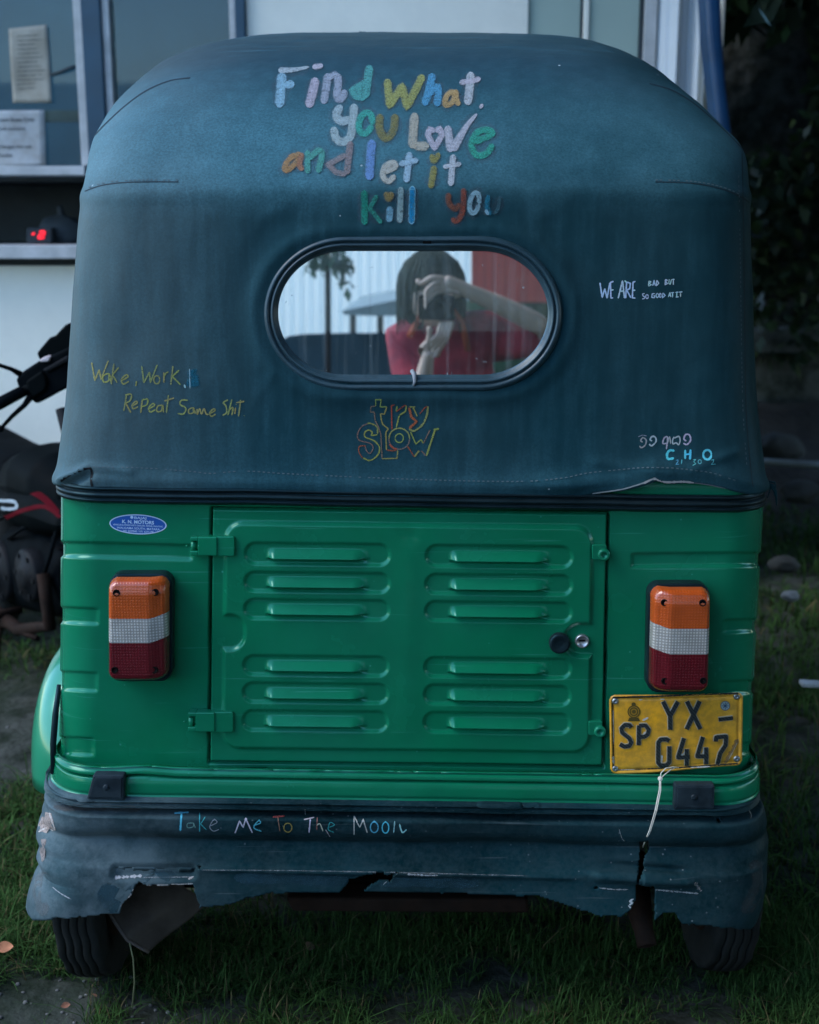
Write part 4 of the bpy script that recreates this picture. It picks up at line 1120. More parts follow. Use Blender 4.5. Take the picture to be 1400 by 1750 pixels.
# ---- tail lamps
def lens_mat(name, col, pat=.5, k=1210.0):
    m = bpy.data.materials.new(name); m.use_nodes = True
    nt = m.node_tree; N = nt.nodes; L = nt.links; b = N['Principled BSDF']
    tc = N.new('ShaderNodeTexCoord'); sp = N.new('ShaderNodeSeparateXYZ'); L.new(tc.outputs['Object'], sp.inputs[0])
    def op(o, a, c=None):
        q_ = N.new('ShaderNodeMath'); q_.operation = o
        for i, s in enumerate((a, c)):
            if s is None: continue
            if isinstance(s, (int, float)): q_.inputs[i].default_value = s
            else: L.new(s, q_.inputs[i])
        return q_.outputs[0]
    sx_ = op('SINE', op('MULTIPLY', sp.outputs['X'], k)); sz_ = op('SINE', op('MULTIPLY', sp.outputs['Z'], k))
    h_ = op('MULTIPLY', op('ADD', op('MULTIPLY', sx_, .5), .5), op('ADD', op('MULTIPLY', sz_, .5), .5))
    n = N.new('ShaderNodeTexNoise'); n.inputs['Scale'].default_value = 35; L.new(tc.outputs['Object'], n.inputs['Vector'])
    g = op('ADD', op('MULTIPLY', h_, pat), op('ADD', 1 - pat * .45, op('MULTIPLY', op('SUBTRACT', n.outputs['Fac'], .5), .5)))
    vm = N.new('ShaderNodeVectorMath'); vm.operation = 'MULTIPLY'; vm.inputs[0].default_value = col; L.new(g, vm.inputs[1])
    L.new(vm.outputs[0], b.inputs['Base Color'])
    b.inputs['Roughness'].default_value = .22; b.inputs['Coat Weight'].default_value = .6; b.inputs['Coat Roughness'].default_value = .08
    b.inputs['Subsurface Weight'].default_value = .15; b.inputs['Subsurface Radius'].default_value = (.006, .004, .003)
    bp = N.new('ShaderNodeBump'); bp.inputs['Distance'].default_value = .0004; bp.inputs['Strength'].default_value = .8
    L.new(h_, bp.inputs['Height']); L.new(bp.outputs[0], b.inputs['Normal'])
    return m
M['amber'] = lens_mat('amber_lens', (.44, .072, .010), .16)
M['amber_clean'] = lens_mat('amber_lens_edge', (.55, .13, .012), .0)
M['clear'] = lens_mat('clear_lens', (.40, .39, .36), .8)
M['redl'] = lens_mat('red_lens', (.10, .003, .008), .2)
for x0, y0, x1, y1, skew, ya, yb, inner_right, sc4 in (
        (187, 987, 288, 1161, 0, 1051.5, 1092.5, True, [(199, 1013.5), (265, 1012.5), (196, 1145), (264, 1145)]),
        (1114, 1004, 1213, 1180, -4, 1068.5, 1111.5, False, [(1136, 1030), (1201, 1030.5), (1136.5, 1164), (1202, 1163)])):
    hs = bevel(obj('tail_light', prism(rrect(x0 - (1 if inner_right else 5), y0 - 6, x1 + (6 if inner_right else 1), y1 + 4, 20, 8, skew), D - .016, D + .013), M['rubber'], RICK), .003)
    hs['label'] = 'amber, clear and red tail lamp nearer the oval sticker' if inner_right else 'amber, clear and red tail lamp above the yellow number plate'
    gx, gy = np.meshgrid(np.linspace(x0, x1, 120), np.linspace(y0, y1, 200))
    gsx = gx
    sd = -sd_rr(gsx, gy, x0, y0, x1, y1, 18)
    ins = sd > 0
    e = np.clip(sd / 9, 0, 1)
    hgt = .020 * np.sqrt(np.maximum(0, 1 - (1 - e) ** 2))
    inn_d = (x1 - gx) if inner_right else (gx - x0)
    hgt += .009 * sstep(4, 34, inn_d) + .004 * sstep(2, 26, gy - y0) + .003 * sstep(0, 14, y1 - gy)
    Yl = D - .014 - hgt
    a_, b_ = (gx + skew * (gy - y0) / (y1 - y0) - 700) / FPX, (875 - gy) / FPX
    dy_, dz_ = CP + b_ * SP, -SP + b_ * CP
    base = D - .03
    P = np.stack([a_ * base / dy_, Yl, CAMZ + dz_ * base / dy_], -1)
    fm = ins[:-1, :-1] | ins[1:, 1:] | ins[1:, :-1] | ins[:-1, 1:]
    yc_ = (gy[:-1, :-1] + gy[1:, 1:]) / 2 - (6 * (1 - sstep(0, 30, inn_d)))[:-1, :-1] * -1
    for nm, mk, lo, hi in (('amber_lens', 'amber', -1, ya), ('clear_lens', 'clear', ya, yb), ('red_lens', 'redl', yb, 1e5)):
        obj(nm, grid_mesh(nm, P, fm & (yc_ >= lo) & (yc_ < hi)), M[mk], hs)
    lb = BVHTree.FromPolygons([V(p) for p in P.reshape(-1, 3)], [(i * 120 + j, i * 120 + j + 1, (i + 1) * 120 + j + 1, (i + 1) * 120 + j) for i in range(199) for j in range(119)])
    for sx_, sy_ in sc4:
        h_ = hit(lb, sx_, sy_, .0004); bm = bmesh.new()
        lathe(bm, [(.0062, -.002), (.0060, .0008), (.0048, .0012), (.0042, -.0002), (.0004, -.0004)], Matrix.Translation(h_) @ Matrix(((0, 1, 0), (-1, 0, 0), (0, 0, 1))).to_4x4(), 18)
        obj('lamp_screw', bm, M['under'], hs)

# ---- oval dealer sticker
def sticker():
    S = Strokes(BV['body'], .0006)
    S.fill(ell(236, 896, 49, 17, .045, 48)[:-1], (.46, .62, .78), 1)
    S.fill(ell(236, 896, 47, 15.2, .045, 48)[:-1], (.006, .085, .36), 1)
    w = (.52, .66, .82)
    S.text('BAJAJ', 240, 885, 4.2, w, 1.5, .045, .01); S.fill(disc(225.5, 883.8, 2.6, 12), w)
    S.text('K. N. MOTORS', 236, 892, 5.6, w, 1.05, .045, .03)
    S.text('VEHICLES & SPARE PARTS DEALERS, REPAIR, PAINTING', 236, 898, 2.6, w, .95, .045, .01)
    S.text('WALGAMA SOUTH, MATARA', 236.5, 903, 3.4, w, 1.15, .045, .01)
    S.text('041 2227043 / 071 6271198', 236.5, 908, 3.2, w, 1.0, .045, .01)
    o = S.build('sticker', M['flat'], RICK); o['label'] = 'blue oval dealer sticker with white lettering'
sticker()

# ---- number plate
PX = [(1041, 1187), (1268, 1179.5), (1268.5, 1309), (1043, 1321)]
nu, nv = 230, 136
U, W_ = np.meshgrid(np.linspace(0, 1, nu), np.linspace(0, 1, nv))
c = [np.array(p, float) for p in PX]
gx = (1 - W_) * ((1 - U) * c[0][0] + U * c[1][0]) + W_ * ((1 - U) * c[3][0] + U * c[2][0])
gy = (1 - W_) * ((1 - U) * c[0][1] + U * c[1][1]) + W_ * ((1 - U) * c[3][1] + U * c[2][1])
gy = gy + 2.0 * np.sin(U * 5.5 + .5) * (W_ - .3)
YP = D - .006
sd = -sd_rr(U * 228, W_ * 133, 0, 0, 228, 133, 11)
h = .0022 * np.exp(-((sd - 2.5) / 2) ** 2) - .0014 * np.exp(-((sd - 7) / 2.5) ** 2)
a_, b_ = (gx - 700) / FPX, (875 - gy) / FPX
dy_, dz_ = CP + b_ * SP, -SP + b_ * CP
Yp = YP - h - .006 * np.sin(U * 3.1 + .3) - .010 * (1 - W_) * U
PP = np.stack([a_ * YP / dy_, Yp, CAMZ + dz_ * YP / dy_], -1)
cs = (sd[:-1, :-1] + sd[1:, 1:]) / 2
M['plate'] = mat('plate_yellow', (.74, .35, .010), .42, var=.12, vscale=18, dirt=[((.42, .27, .09), .35, 12, .2), ((.12, .08, .03), .35, 60, .1)], coat=.2)
plate = obj('number_plate', grid_mesh('number_plate', PP, cs > 0), M['plate'], RICK)
sol = plate.modifiers.new('t', 'SOLIDIFY'); sol.thickness = .0015; sol.offset = -1
plate['label'] = 'yellow number plate SP YX-0447 with raised black characters'
BV['plate'] = bvh_of(plate.data)
ink = (.006, .007, .007); rim_ = (.42, .36, .24)
z = Zm(1030, 1170, 5.385)
CH = [([(555, 152), (620, 285), (692, 155)], 7), ([(620, 285), (622, 412)], 7), ([(775, 152), (898, 405)], 7), ([(892, 150), (772, 408)], 7), ([(1065, 319), (1197, 304)], 6),
      ([(264, 392), (250, 370), (205, 368), (172, 400), (180, 440), (245, 490), (264, 530), (245, 562), (200, 568), (158, 545)], 6.6), ([(333, 372), (332, 555)], 6.6), ([(335, 375), (395, 372), (424, 410), (415, 455), (385, 476), (338, 480)], 6.4),
      ([(612, 515), (590, 500), (535, 502), (512, 530), (510, 715), (535, 742), (585, 740), (612, 712), (614, 565)], 6.8), ([(748, 490), (692, 668), (800, 662)], 6.6), ([(772, 590), (773, 742)], 6.6),
      ([(922, 478), (868, 658), (972, 655)], 6.6), ([(950, 575), (952, 735)], 6.6), ([(1040, 520), (1042, 482), (1135, 472), (1130, 555), (1080, 630), (1055, 735)], 6.6)]
def hatch_mat():
    m = attr_mat('plate_ink', .5, .4); nt = m.node_tree; N = nt.nodes; L = nt.links
    tc = N.new('ShaderNodeTexCoord'); w = N.new('ShaderNodeTexWave'); w.bands_direction = 'DIAGONAL'; w.inputs['Scale'].default_value = 95; w.inputs['Distortion'].default_value = 1.5
    L.new(tc.outputs['Object'], w.inputs['Vector'])
    mx = N.new('ShaderNodeMix'); mx.data_type = 'RGBA'; mx.inputs[6].default_value = (*ink, 1); mx.inputs[7].default_value = (.03, .04, .042, 1)
    L.new(w.outputs['Fac'], mx.inputs[0]); L.new(mx.outputs[2], N['Principled BSDF'].inputs['Base Color'])
    return m
M['ink'] = hatch_mat()
for grp in ((0, 1), (2,), (3,), (4,), (5,), (6, 7), (8,), (9, 10), (11, 12), (13,)):
    S = Strokes(BV['plate'], .0017)
    for k_ in grp: S.add(z(CH[k_][0]), CH[k_][1], ink, 1, False, rough=.04, round_=False, step=1.0)
    o = S.build('plate_character', M['ink'], plate, .0012)
    S = Strokes(BV['plate'], .0005)
    for k_ in grp: S.add(z(CH[k_][0]), CH[k_][1] + 2.6, rim_, 1, False, rough=.05, round_=False, step=1.0)
    bm = bmesh.new(); S.build('character_relief', M['flat'], plate, .0008); bm.free()
S = Strokes(BV['plate'], .0008)
for s_ in ([(1047, 1192), (1130, 1189.5), (1262, 1185)], [(1050, 1316), (1160, 1312), (1262, 1305)], [(1047, 1194), (1048.5, 1314)]):
    S.add(s_, 2.6, (.014, .018, .016), 1, False, rough=.3)
bl = (.24, .30, .30)
S.fill(disc(1239.5, 1206, 8.3), (.05, .09, .11)); S.fill(disc(1239.5, 1206, 7.2), bl)
for a in range(0, 180, 45):
    dx, dy = 6.2 * math.cos(math.radians(a)), 6.2 * math.sin(math.radians(a)); S.add([(1239.5 - dx, 1206 - dy), (1239.5 + dx, 1206 + dy)], 1.3, (.03, .07, .12), 1, False)
em = (.075, .055, .012)
S.fill(disc(1083.5, 1216, 11), em); S.fill(disc(1083.5, 1216, 9), (.30, .16, .012)); S.fill(disc(1083.5, 1216, 7.6), em); S.fill(disc(1083.5, 1216, 5.4), (.28, .15, .012)); S.fill(disc(1083.5, 1216, 3.4), em)
S.fill(disc(1083, 1203.5, 3.6), em); S.fill([(1076, 1226), (1091, 1226), (1094, 1232), (1073, 1232)], em)
wh = (.50, .50, .46)
for pts, w in (([(1047.5, 1212), (1048, 1240), (1048.5, 1272)], 2), ([(1048, 1292), (1048.5, 1306)], 4), ([(1145, 1216), (1148, 1210)], 4), ([(1131, 1290), (1131, 1304)], 3), ([(1164, 1292), (1170, 1285)], 4.5), ([(1202, 1288), (1204, 1276)], 5), ([(1092, 1196), (1099, 1195)], 2), ([(1128, 1195), (1136, 1194.5)], 2), ([(1098, 1231), (1108, 1226)], 2.4), ([(1100, 1256), (1104, 1250)], 4), ([(1055, 1316), (1085, 1315)], 1.5), ([(1180, 1312), (1214, 1310)], 1.5), ([(1060, 1277), (1076, 1277)], 1.4)):
    S.add(pts, w, wh, .9, True, rough=.6)
S.add([(1239, 1304), (1250, 1284), (1261, 1263)], 6, (.22, .14, .06), .8, rough=.5); S.add([(1242, 1303), (1252, 1285), (1263, 1262)], 1.6, (.4, .35, .25), .9, rough=.6)
S.build('plate_markings', attr_mat('plate_print', .5, .3, chalk=(.2, .4, 150)), plate)
for x, y in ((1051.5, 1198), (1259, 1190), (1051, 1313.5), (1259, 1296.5)):
    h_ = hit(BV['plate'], x, y, 0); 
    bm = bmesh.new(); Mx = Matrix.Translation(h_) @ Matrix(((0, 1, 0), (-1, 0, 0), (0, 0, 1))).to_4x4()
    r = lathe(bm, [(.0062, -.001), (.006, .002), (.004, .0034), (.0018, .0036), (.0014, .0022), (.0003, .0022)], Mx, 18)
    obj('plate_rivet', bm, M['steel'], plate)
# nylon string tied from the plate to the bumper
bm = bmesh.new()
K = [(1160, 1312), (1150, 1311), (1138, 1313), (1130, 1321), (1128.5, 1330)]
tube(bm, [at(x, y, D - .016 - .03 * i / 4) for i, (x, y) in enumerate(K)], .0010, 7)
tube(bm, [at(1156, 1311, D - .018), at(1146, 1316, D - .026), at(1136, 1324, D - .040), at(1129, 1331, D - .046)], .0010, 7)
for j in (0, 2.6):
    tube(bm, [at(1128 + j * .4, 1331, D - .048), at(1127 + j, 1350, D - .060), at(1120 + j, 1385, D - .078), at(1110 + j * .8, 1420, D - .074), at(1102 + j * .3, 1438, D - .056), at(1099, 1448, D - .04)], .0010, 7)
bmesh.ops.create_icosphere(bm, subdivisions=2, radius=.0045, matrix=Matrix.Translation(V(at(1128.5, 1331, D - .048))))
obj('string', bm, M['string'], RICK)
# ------------------------------------------------------------------ wheels, underside, fender, front of the rickshaw
def wheel(x, Y, rad, wid, name_parent=RICK, lean=0.0, tread=True):
    c = Vector((x, Y, rad))
    Mx = Matrix.Translation(c) @ Matrix.Rotation(lean, 4, 'Y')
    h = wid / 2
    bm = bmesh.new()
    rim = obj('wheel', bm_l([(.02, -h * .3), (rad * .35, -h * .35), (rad * .5, -h * .75), (rad * .62, -h * .85), (rad * .62, h * .85), (rad * .5, h * .75), (rad * .35, h * .35), (.02, h * .3)], Mx), M['rust'], name_parent)
    g = rad * .035
    pr = [(rad * .60, -h * .8), (rad * .70, -h), (rad * .85, -h * 1.04), (rad * .94, -h * .94)]
    ribs = 5; n = ribs
    for i in range(n):
        a = -h * .9 + (2 * h * .9) * i / n; b = -h * .9 + (2 * h * .9) * (i + 1) / n
        crown = lambda t: rad - (t / h) ** 2 * rad * .035
        w_ = (b - a) * .12
        pr += [(crown(a) - (g if i else g * .2), a + w_ * .1), (crown(a), a + w_), (crown(b), b - w_), (crown(b) - (g if i < n - 1 else g * .2), b - w_ * .1)]
    pr += [(rad * .94, h * .94), (rad * .85, h * 1.04), (rad * .70, h), (rad * .60, h * .8)]
    bm = bmesh.new(); rings = lathe(bm, pr, Mx, 72)
    for i, rg in enumerate(rings):                # sipe wobble along the grooves
        if 4 <= i < len(rings) - 4:
            for k_, v in enumerate(rg):
                v.co.x += .0016 * (1 if (k_ // 2) % 2 else -1)
    obj('tyre', bm, M['tyre'], rim)
    return rim
def bm_l(pr, Mx, n=40):
    bm = bmesh.new(); r = lathe(bm, pr, Mx, n)
    bm.faces.new(r[0][::-1]); bm.faces.new(r[-1]); return bm
YW = D + .20
xl_ = at(165, 1600, YW - .05)[0]; xr_ = at(1232, 1605, YW - .05)[0]
wheel(xl_, YW + .0, .205, .088, lean=-.04)
wheel(xr_, YW + .02, .205, .088, lean=.04)
bm = bmesh.new(); tube(bm, [(xl_, YW, .20), (xr_, YW, .20)], .03, 12); bx(bm, (0, D + .5, .30), (.9, .55, .16)); bx(bm, (0, D + .45, .22), (.36, .3, .2))
obj('axle_and_engine', bm, M['under'], RICK)
bm = prism([(488, 1535), (902, 1537), (905, 1562), (500, 1559)], D + .06, D + .12); bevel(obj('cross_beam', bm, M['rust'], RICK), .006)
# hanging mud flap seen through the broken bumper
FL = [(232, 1508), (338, 1512), (352, 1560), (254, 1637), (243, 1634), (176, 1568), (205, 1545)]
flp = [at(x, y, D + .03 + .05 * (1600 - y) / 100) for x, y in FL]
cxf = np.mean(flp, axis=0)
nr = 24
bm = bmesh.new(); ring = []
grid_v = []
ua, ub, uc, ud = at(245, 1508, D + .07), at(345, 1512, D + .07), at(345, 1558, D + .05), at(248, 1637, D + .02)
va, vb = at(172, 1566, D + .05), at(248, 1637, D + .02)
Pf = np.empty((22, 22, 3))
TL, TR, BR, BL = at(176, 1567, D + .05), at(275, 1485, D + .09), at(356, 1552, D + .08), at(250, 1639, D + .03)
for i in range(22):
    for j in range(22):
        u, v = j / 21, i / 21
        Pf[i, j] = (1 - v) * ((1 - u) * TL + u * TR) + v * ((1 - u) * BL + u * BR)
        Pf[i, j, 1] += .05 * abs(v - .55) + .004 * math.sin(u * 7)
fl = obj('mud_flap', grid_mesh('mud_flap', Pf), M['flap'], RICK)
s_ = fl.modifiers.new('t', 'SOLIDIFY'); s_.thickness = .006
bm = bmesh.new(); tube(bm, [Pf[i, 0] for i in range(0, 22, 3)], .0035, 6); obj('flap_edge', bm, mat('flap_edge_dust', (.09, .075, .065), .9, var=.4, vscale=40), fl)
# exhaust
bm = bmesh.new(); tube(bm, [at(1082, 1470, D + .20), at(1090, 1540, D + .06), at(1100, 1590, D + .02), at(1106, 1617, D + .0)], [.03, .026, .0185, .0185], 20, cap=False)
e0 = at(1106, 1617, D)
obj('exhaust_pipe', bm, M['rust'], RICK).modifiers.new('t', 'SOLIDIFY').thickness = .003
# rear fender that swells out on the left
FE = [(104, 1128), (92, 1150), (80, 1185), (70, 1225), (65, 1275), (64, 1320), (66, 1360), (74, 1378)]
def fender(sgn, x_out, x_in):
    """wheel arch: the outer upper quarter of an egg shape over the rear wheel"""
    xi, xo = at(x_in, 1320, D + .20)[0], at(x_out, 1330, D + .20)[0]
    zb, zt_ = .385, at(104, 1122, D + .27)[2]
    P = np.empty((44, 26, 3))
    for i in range(44):
        ph = math.pi * i / 43                      # rear -> over the top -> front
        for j in range(26):
            th = math.pi / 2 * j / 25              # inner edge -> outer face
            P[i, j] = (xi + (xo - xi) * math.sin(th) ** .9, D + .42 - .26 * math.cos(ph) * (.45 + .55 * math.cos(th) ** .7), zb + (zt_ - zb) * math.sin(ph) ** .8 * (.35 + .65 * max(0, math.cos(th)) ** .6))
    o = obj('fender', grid_mesh('fender', P), M['green_faded'], RICK)
    o.modifiers.new('t', 'SOLIDIFY').thickness = .002
    return o
f1 = fender(-1, 42, 132); f1['label'] = 'paler green wheel fender swelling beyond the tail'
fender(1, 1270, 1215)
bm = bmesh.new(); tube(bm, [at(101, 1170, D + .06), at(95, 1220, D + .045), at(91, 1270, D + .035), at(91, 1322, D + .03)], [.004, .006, .006, .005], 8)
obj('fender_welt', bm, M['rubber'], RICK)

# cabin: floor, seats, front cowl, windscreen, front wheel
hw = .56
bm = bmesh.new(); bx(bm, (0, D + 1.05, .36), (1.02, 1.45, .05)); bevel(obj('floor_pan', bm, M['green'], RICK), .01)
zs_top = at(600, 569, D + .42)[2]
bm = bmesh.new(); bx(bm, (0, D + .44, zs_top - .30), (1.06, .11, .60)); bevel(obj('seat_back', bm, M['seat'], RICK), .035, 4)
bm = bmesh.new(); bx(bm, (0, D + .66, .62), (1.06, .42, .12)); bevel(obj('seat', bm, M['seat'], RICK), .03, 4)
bm = bmesh.new(); bx(bm, (0, D + 1.22, .66), (.36, .3, .10)); bevel(obj('driver_seat', bm, M['seat'], RICK), .03, 3)
for sg in (-1, 1):
    bm = bmesh.new(); tube(bm, [(sg * .57, D + .5, .36), (sg * .575, D + .5, 1.0), (sg * .575, D + .52, 1.60)], .016, 10)
    obj('cabin_pillar', bm, M['rubber'], RICK); bm = bmesh.new(); tube(bm, [(sg * .40, D + 1.95, .95), (sg * .47, D + 1.78, 1.35), (sg * .50, D + 1.60, 1.66)], .018, 10)
    obj('cabin_pillar', bm, M['rubber'], RICK)
Pc = np.empty((26, 30, 3))
for i in range(26):
    zc = .34 + .64 * i / 25
    w = .50 - .10 * (i / 25)
    for j in range(30):
        a = math.pi * (1 - j / 29)
        Pc[i, j] = (w * math.copysign(abs(math.cos(a)) ** .6, math.cos(a)), D + 1.62 + (.42 - .10 * i / 25) * math.sin(a) ** .7, zc)
obj('front_cowl', grid_mesh('front_cowl', Pc, flip=True), M['green'], RICK).modifiers.new('t', 'SOLIDIFY').thickness = .003
def pane_mat(name, refl, tint):
    m = bpy.data.materials.new(name); m.use_nodes = True
    nt = m.node_tree; N = nt.nodes; L = nt.links; N.remove(N['Principled BSDF'])
    t = N.new('ShaderNodeBsdfTransparent'); t.inputs[0].default_value = (*tint, 1)
    g = N.new('ShaderNodeBsdfGlossy'); g.inputs['Roughness'].default_value = .03
    mx = N.new('ShaderNodeMixShader'); mx.inputs[0].default_value = refl
    L.new(t.outputs[0], mx.inputs[1]); L.new(g.outputs[0], mx.inputs[2]); L.new(mx.outputs[0], N['Material Output'].inputs[0])
    return m
M['glass'] = pane_mat('clear_glass', .08, (.9, .95, .95))
obj('windscreen', new_mesh('windscreen', [(-.38, D + 1.93, .98), (.38, D + 1.93, .98), (.46, D + 1.62, 1.66), (-.46, D + 1.62, 1.66)], [(0, 1, 2, 3)], False), M['glass'], RICK)
wheel(0, D + 2.0, .205, .10)
bm = bmesh.new(); tube(bm, [(0, D + 1.72, .98), (0, D + 1.95, .40), (0, D + 2.0, .205)], .022, 10); tube(bm, [(-.3, D + 1.60, 1.02), (0, D + 1.72, .98), (.3, D + 1.60, 1.02)], .014, 8)
obj('steering_column', bm, M['rubber'], RICK)
# ------------------------------------------------------------------ setting
def ground_z(x, y): return .018 * noise.noise(Vector((x * 1.3, y * 1.3, 0))) + .008 * noise.noise(Vector((x * 5, y * 5, 3)))
def ground_mat():
    m = mat('yard_soil', (.020, .023, .018), .95, var=.35, vscale=3, bump=.008, bscale=45, dirt=[((.13, .13, .12), .6, 9, .12), ((.010, .022, .009), .85, 1.6, .15)], spec=.05)
    return m
n_g = 150
ax_ = np.concatenate([[-400, -120, -40, -15, -8], np.linspace(-5, 5, n_g), [8, 15, 40, 120, 400]])
ay_ = np.concatenate([[-400, -120, -40, -15, -8, -4, -1], np.linspace(0.4, 9, n_g), [14, 25, 60, 150, 400]])
GX, GY = np.meshgrid(ax_, ay_)
GZ = np.array([[ground_z(x, y) if abs(x) < 5.1 and 0 < y < 9.1 else 0 for x, y in zip(r0, r1)] for r0, r1 in zip(GX, GY)])
GZ -= .012
gr = obj('ground', grid_mesh('ground', np.stack([GX, GY, GZ], -1)), ground_mat()); tag(gr, kind='structure')

def bare(x, y):
    """1 where the soil shows"""
    v = max(0, noise.noise(Vector((x * 4.2, y * 4.2, 8))) * 1.2 - .1) * (1 if x < -.25 else .35)
    v = max(v, 1.1 - ((x + .74) / .30) ** 2 - ((y - 2.17) / .13) ** 2 + .9 * noise.noise(Vector((x * 9, y * 9, 2))))
    v = max(v, 1 - ((x + 1.5) / .75) ** 2 - ((y - 3.5) / .75) ** 2)
    v = max(v, .6 - ((x + .62) / .14) ** 2 - ((y - 2.30) / .06) ** 2)
    return max(0, min(1, v * 1.6))
def blades(n, xr, yr, hmin, hmax, w, seed, dens=3.0):
    r = np.random.default_rng(seed)
    vs, fs, cs = [], [], []
    k = 0; tries = 0
    while k < n and tries < n * 6:
        tries += 1
        x, y = r.uniform(*xr), r.uniform(*yr)
        if noise.noise(Vector((x * dens, y * dens, 5))) + .45 * noise.noise(Vector((x * 13, y * 13, 1))) < r.uniform(-.55, .5): continue
        if r.random() < bare(x, y) * 1.0: continue
        if abs(x) < .62 and D + .3 < y < D + 2 and r.random() < .75: continue
        zg = ground_z(x, y) - .015
        h = r.uniform(hmin, hmax) * (.7 + .6 * (noise.noise(Vector((x * 3, y * 3, 9))) + .5)); a = r.uniform(0, 6.283); lean = r.uniform(.15, 1.5)
        ww = w * r.uniform(.6, 1.25); dx, dy = math.cos(a), math.sin(a); bx_, by_ = -dy, dx
        b = len(vs)
        dry = r.random()
        g = r.uniform(.55, 1.2)
        col = (.052 * g, .112 * g, .030 * g) if dry < (.86 if x < -.2 else .94) else (.15 * g, .13 * g, .06 * g)
        for t, wt_ in ((0, .8), (.35, 1), (.7, .7), (1, .05)):
            hx = h * lean * t * t * .9; hz = h * (t - .42 * min(lean, 1.3) * t * t)
            cx, cy_, cz = x + dx * hx, y + dy * hx, zg + max(hz, .002 * t)
            vs.append((cx + bx_ * ww * wt_ / 2, cy_ + by_ * ww * wt_ / 2, cz)); vs.append((cx - bx_ * ww * wt_ / 2, cy_ - by_ * ww * wt_ / 2, cz))
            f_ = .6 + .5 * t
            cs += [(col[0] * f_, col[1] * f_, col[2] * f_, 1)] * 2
        for i in range(3): fs.append((b + 2 * i, b + 2 * i + 1, b + 2 * i + 3, b + 2 * i + 2))
        k += 1
    return np.array(vs), np.array(fs), np.array(cs)
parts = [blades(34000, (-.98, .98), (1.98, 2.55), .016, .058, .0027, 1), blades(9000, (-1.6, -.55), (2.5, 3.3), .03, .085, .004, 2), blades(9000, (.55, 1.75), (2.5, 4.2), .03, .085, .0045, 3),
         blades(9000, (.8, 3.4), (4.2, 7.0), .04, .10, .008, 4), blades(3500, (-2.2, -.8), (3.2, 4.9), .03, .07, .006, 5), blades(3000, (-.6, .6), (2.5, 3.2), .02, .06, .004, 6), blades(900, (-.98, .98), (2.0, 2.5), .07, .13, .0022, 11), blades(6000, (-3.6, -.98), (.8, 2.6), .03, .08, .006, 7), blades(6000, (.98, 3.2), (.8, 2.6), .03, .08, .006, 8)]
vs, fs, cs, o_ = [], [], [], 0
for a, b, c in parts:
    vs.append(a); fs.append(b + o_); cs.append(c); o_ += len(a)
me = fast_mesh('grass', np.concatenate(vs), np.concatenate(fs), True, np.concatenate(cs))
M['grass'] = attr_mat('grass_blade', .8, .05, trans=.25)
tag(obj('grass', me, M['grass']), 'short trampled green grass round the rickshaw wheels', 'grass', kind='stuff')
# long seed stalk by the left wheel, dry bent straws
bm = bmesh.new(); tube(bm, [at(222, 1612, D - .02), at(228, 1640, D - .03), at(230, 1680, D - .03), at(226, 1722, D - .035)], .0016, 5)
tag(obj('grass_stalk', bm, mat('dry_stalk', (.08, .09, .04), .8)), 'long pale grass stalk leaning up against the brown mud flap', 'grass stalk')
# pebbles as one ground cover
r = np.random.default_rng(9); bm = bmesh.new()
for _ in range(420):
    x, y = r.uniform(-1.3, -.35), r.uniform(2.0, 2.4)
    if _ > 250: x, y = r.uniform(-2.3, -.9), r.uniform(2.9, 4.4)
    if r.random() > bare(x, y) + .05: continue
    s = r.uniform(.0012, .006) ** 1.0
    bmesh.ops.create_icosphere(bm, subdivisions=1, radius=s, matrix=Matrix.Translation((x, y, ground_z(x, y) - .012 + s * .3)) @ Matrix.Diagonal((1, r.uniform(.6, 1.2), r.uniform(.4, .8), 1)))
smooth_bm(bm)
tag(obj('gravel', bm, mat('gravel', (.11, .108, .10), .9, var=.5, vscale=40)), 'loose grey gravel in the bare patches of the grass', 'gravel', kind='stuff')

def leaf(px, py, Y, size, rot, col, label, curl=.3):
    bm = bmesh.new(); p = at(px, py, Y); p[2] = max(p[2], ground_z(p[0], p[1]) + .004)
    Mx = Matrix.Translation(V(p)) @ Matrix.Rotation(rot, 4, 'Z') @ Matrix.Rotation(.5, 4, 'X')
    n = 9; rows = []
    for i in range(n):
        t = i / (n - 1); w = size * .36 * math.sin(math.pi * min(1, t * .95 + .03)) ** .8
        zc = curl * size * (t - .5) ** 2
        rows.append([bm.verts.new(Mx @ Vector((size * (t - .5), s * w, zc + abs(s) * w * .5))) for s in (-1, -.5, 0, .5, 1)])
    for i in range(n - 1):
        for j in range(4): bm.faces.new((rows[i][j], rows[i][j + 1], rows[i + 1][j + 1], rows[i + 1][j])).smooth = True
    tag(obj('fallen_leaf', bm, mat('dry_leaf', col, .8, var=.4, vscale=60)), label, 'leaf', 'dry leaves fallen on the grass')
leaf(7, 1621, 2.32, .036, .3, (.42, .17, .08), 'orange-brown dry leaf lying on grass beyond the torn left bumper end')
leaf(528, 1619, 2.36, .030, 1.5, (.10, .06, .035), 'small dark brown leaf standing in shaded grass under the rickshaw')
leaf(112, 1719, 2.17, .018, .4, (.22, .09, .05), 'small reddish leaf on gravel below the left rear wheel')
leaf(160, 1702, 2.2, .016, 2.4, (.20, .10, .06), 'tiny tan leaf between grass tufts below the brown mud flap')
bm = bmesh.new(); bx(bm, at(1392, 1172, 3.4) + np.array([.09, 0, .0]), (.26, .035, .012), Matrix.Rotation(.06, 3, 'Y'))
tag(bevel(obj('plank', bm, mat('bleached_wood', (.42, .45, .46), .8, var=.3, vscale=20)), .003), 'short bleached plank lying on dark grass at the right edge', 'plank')

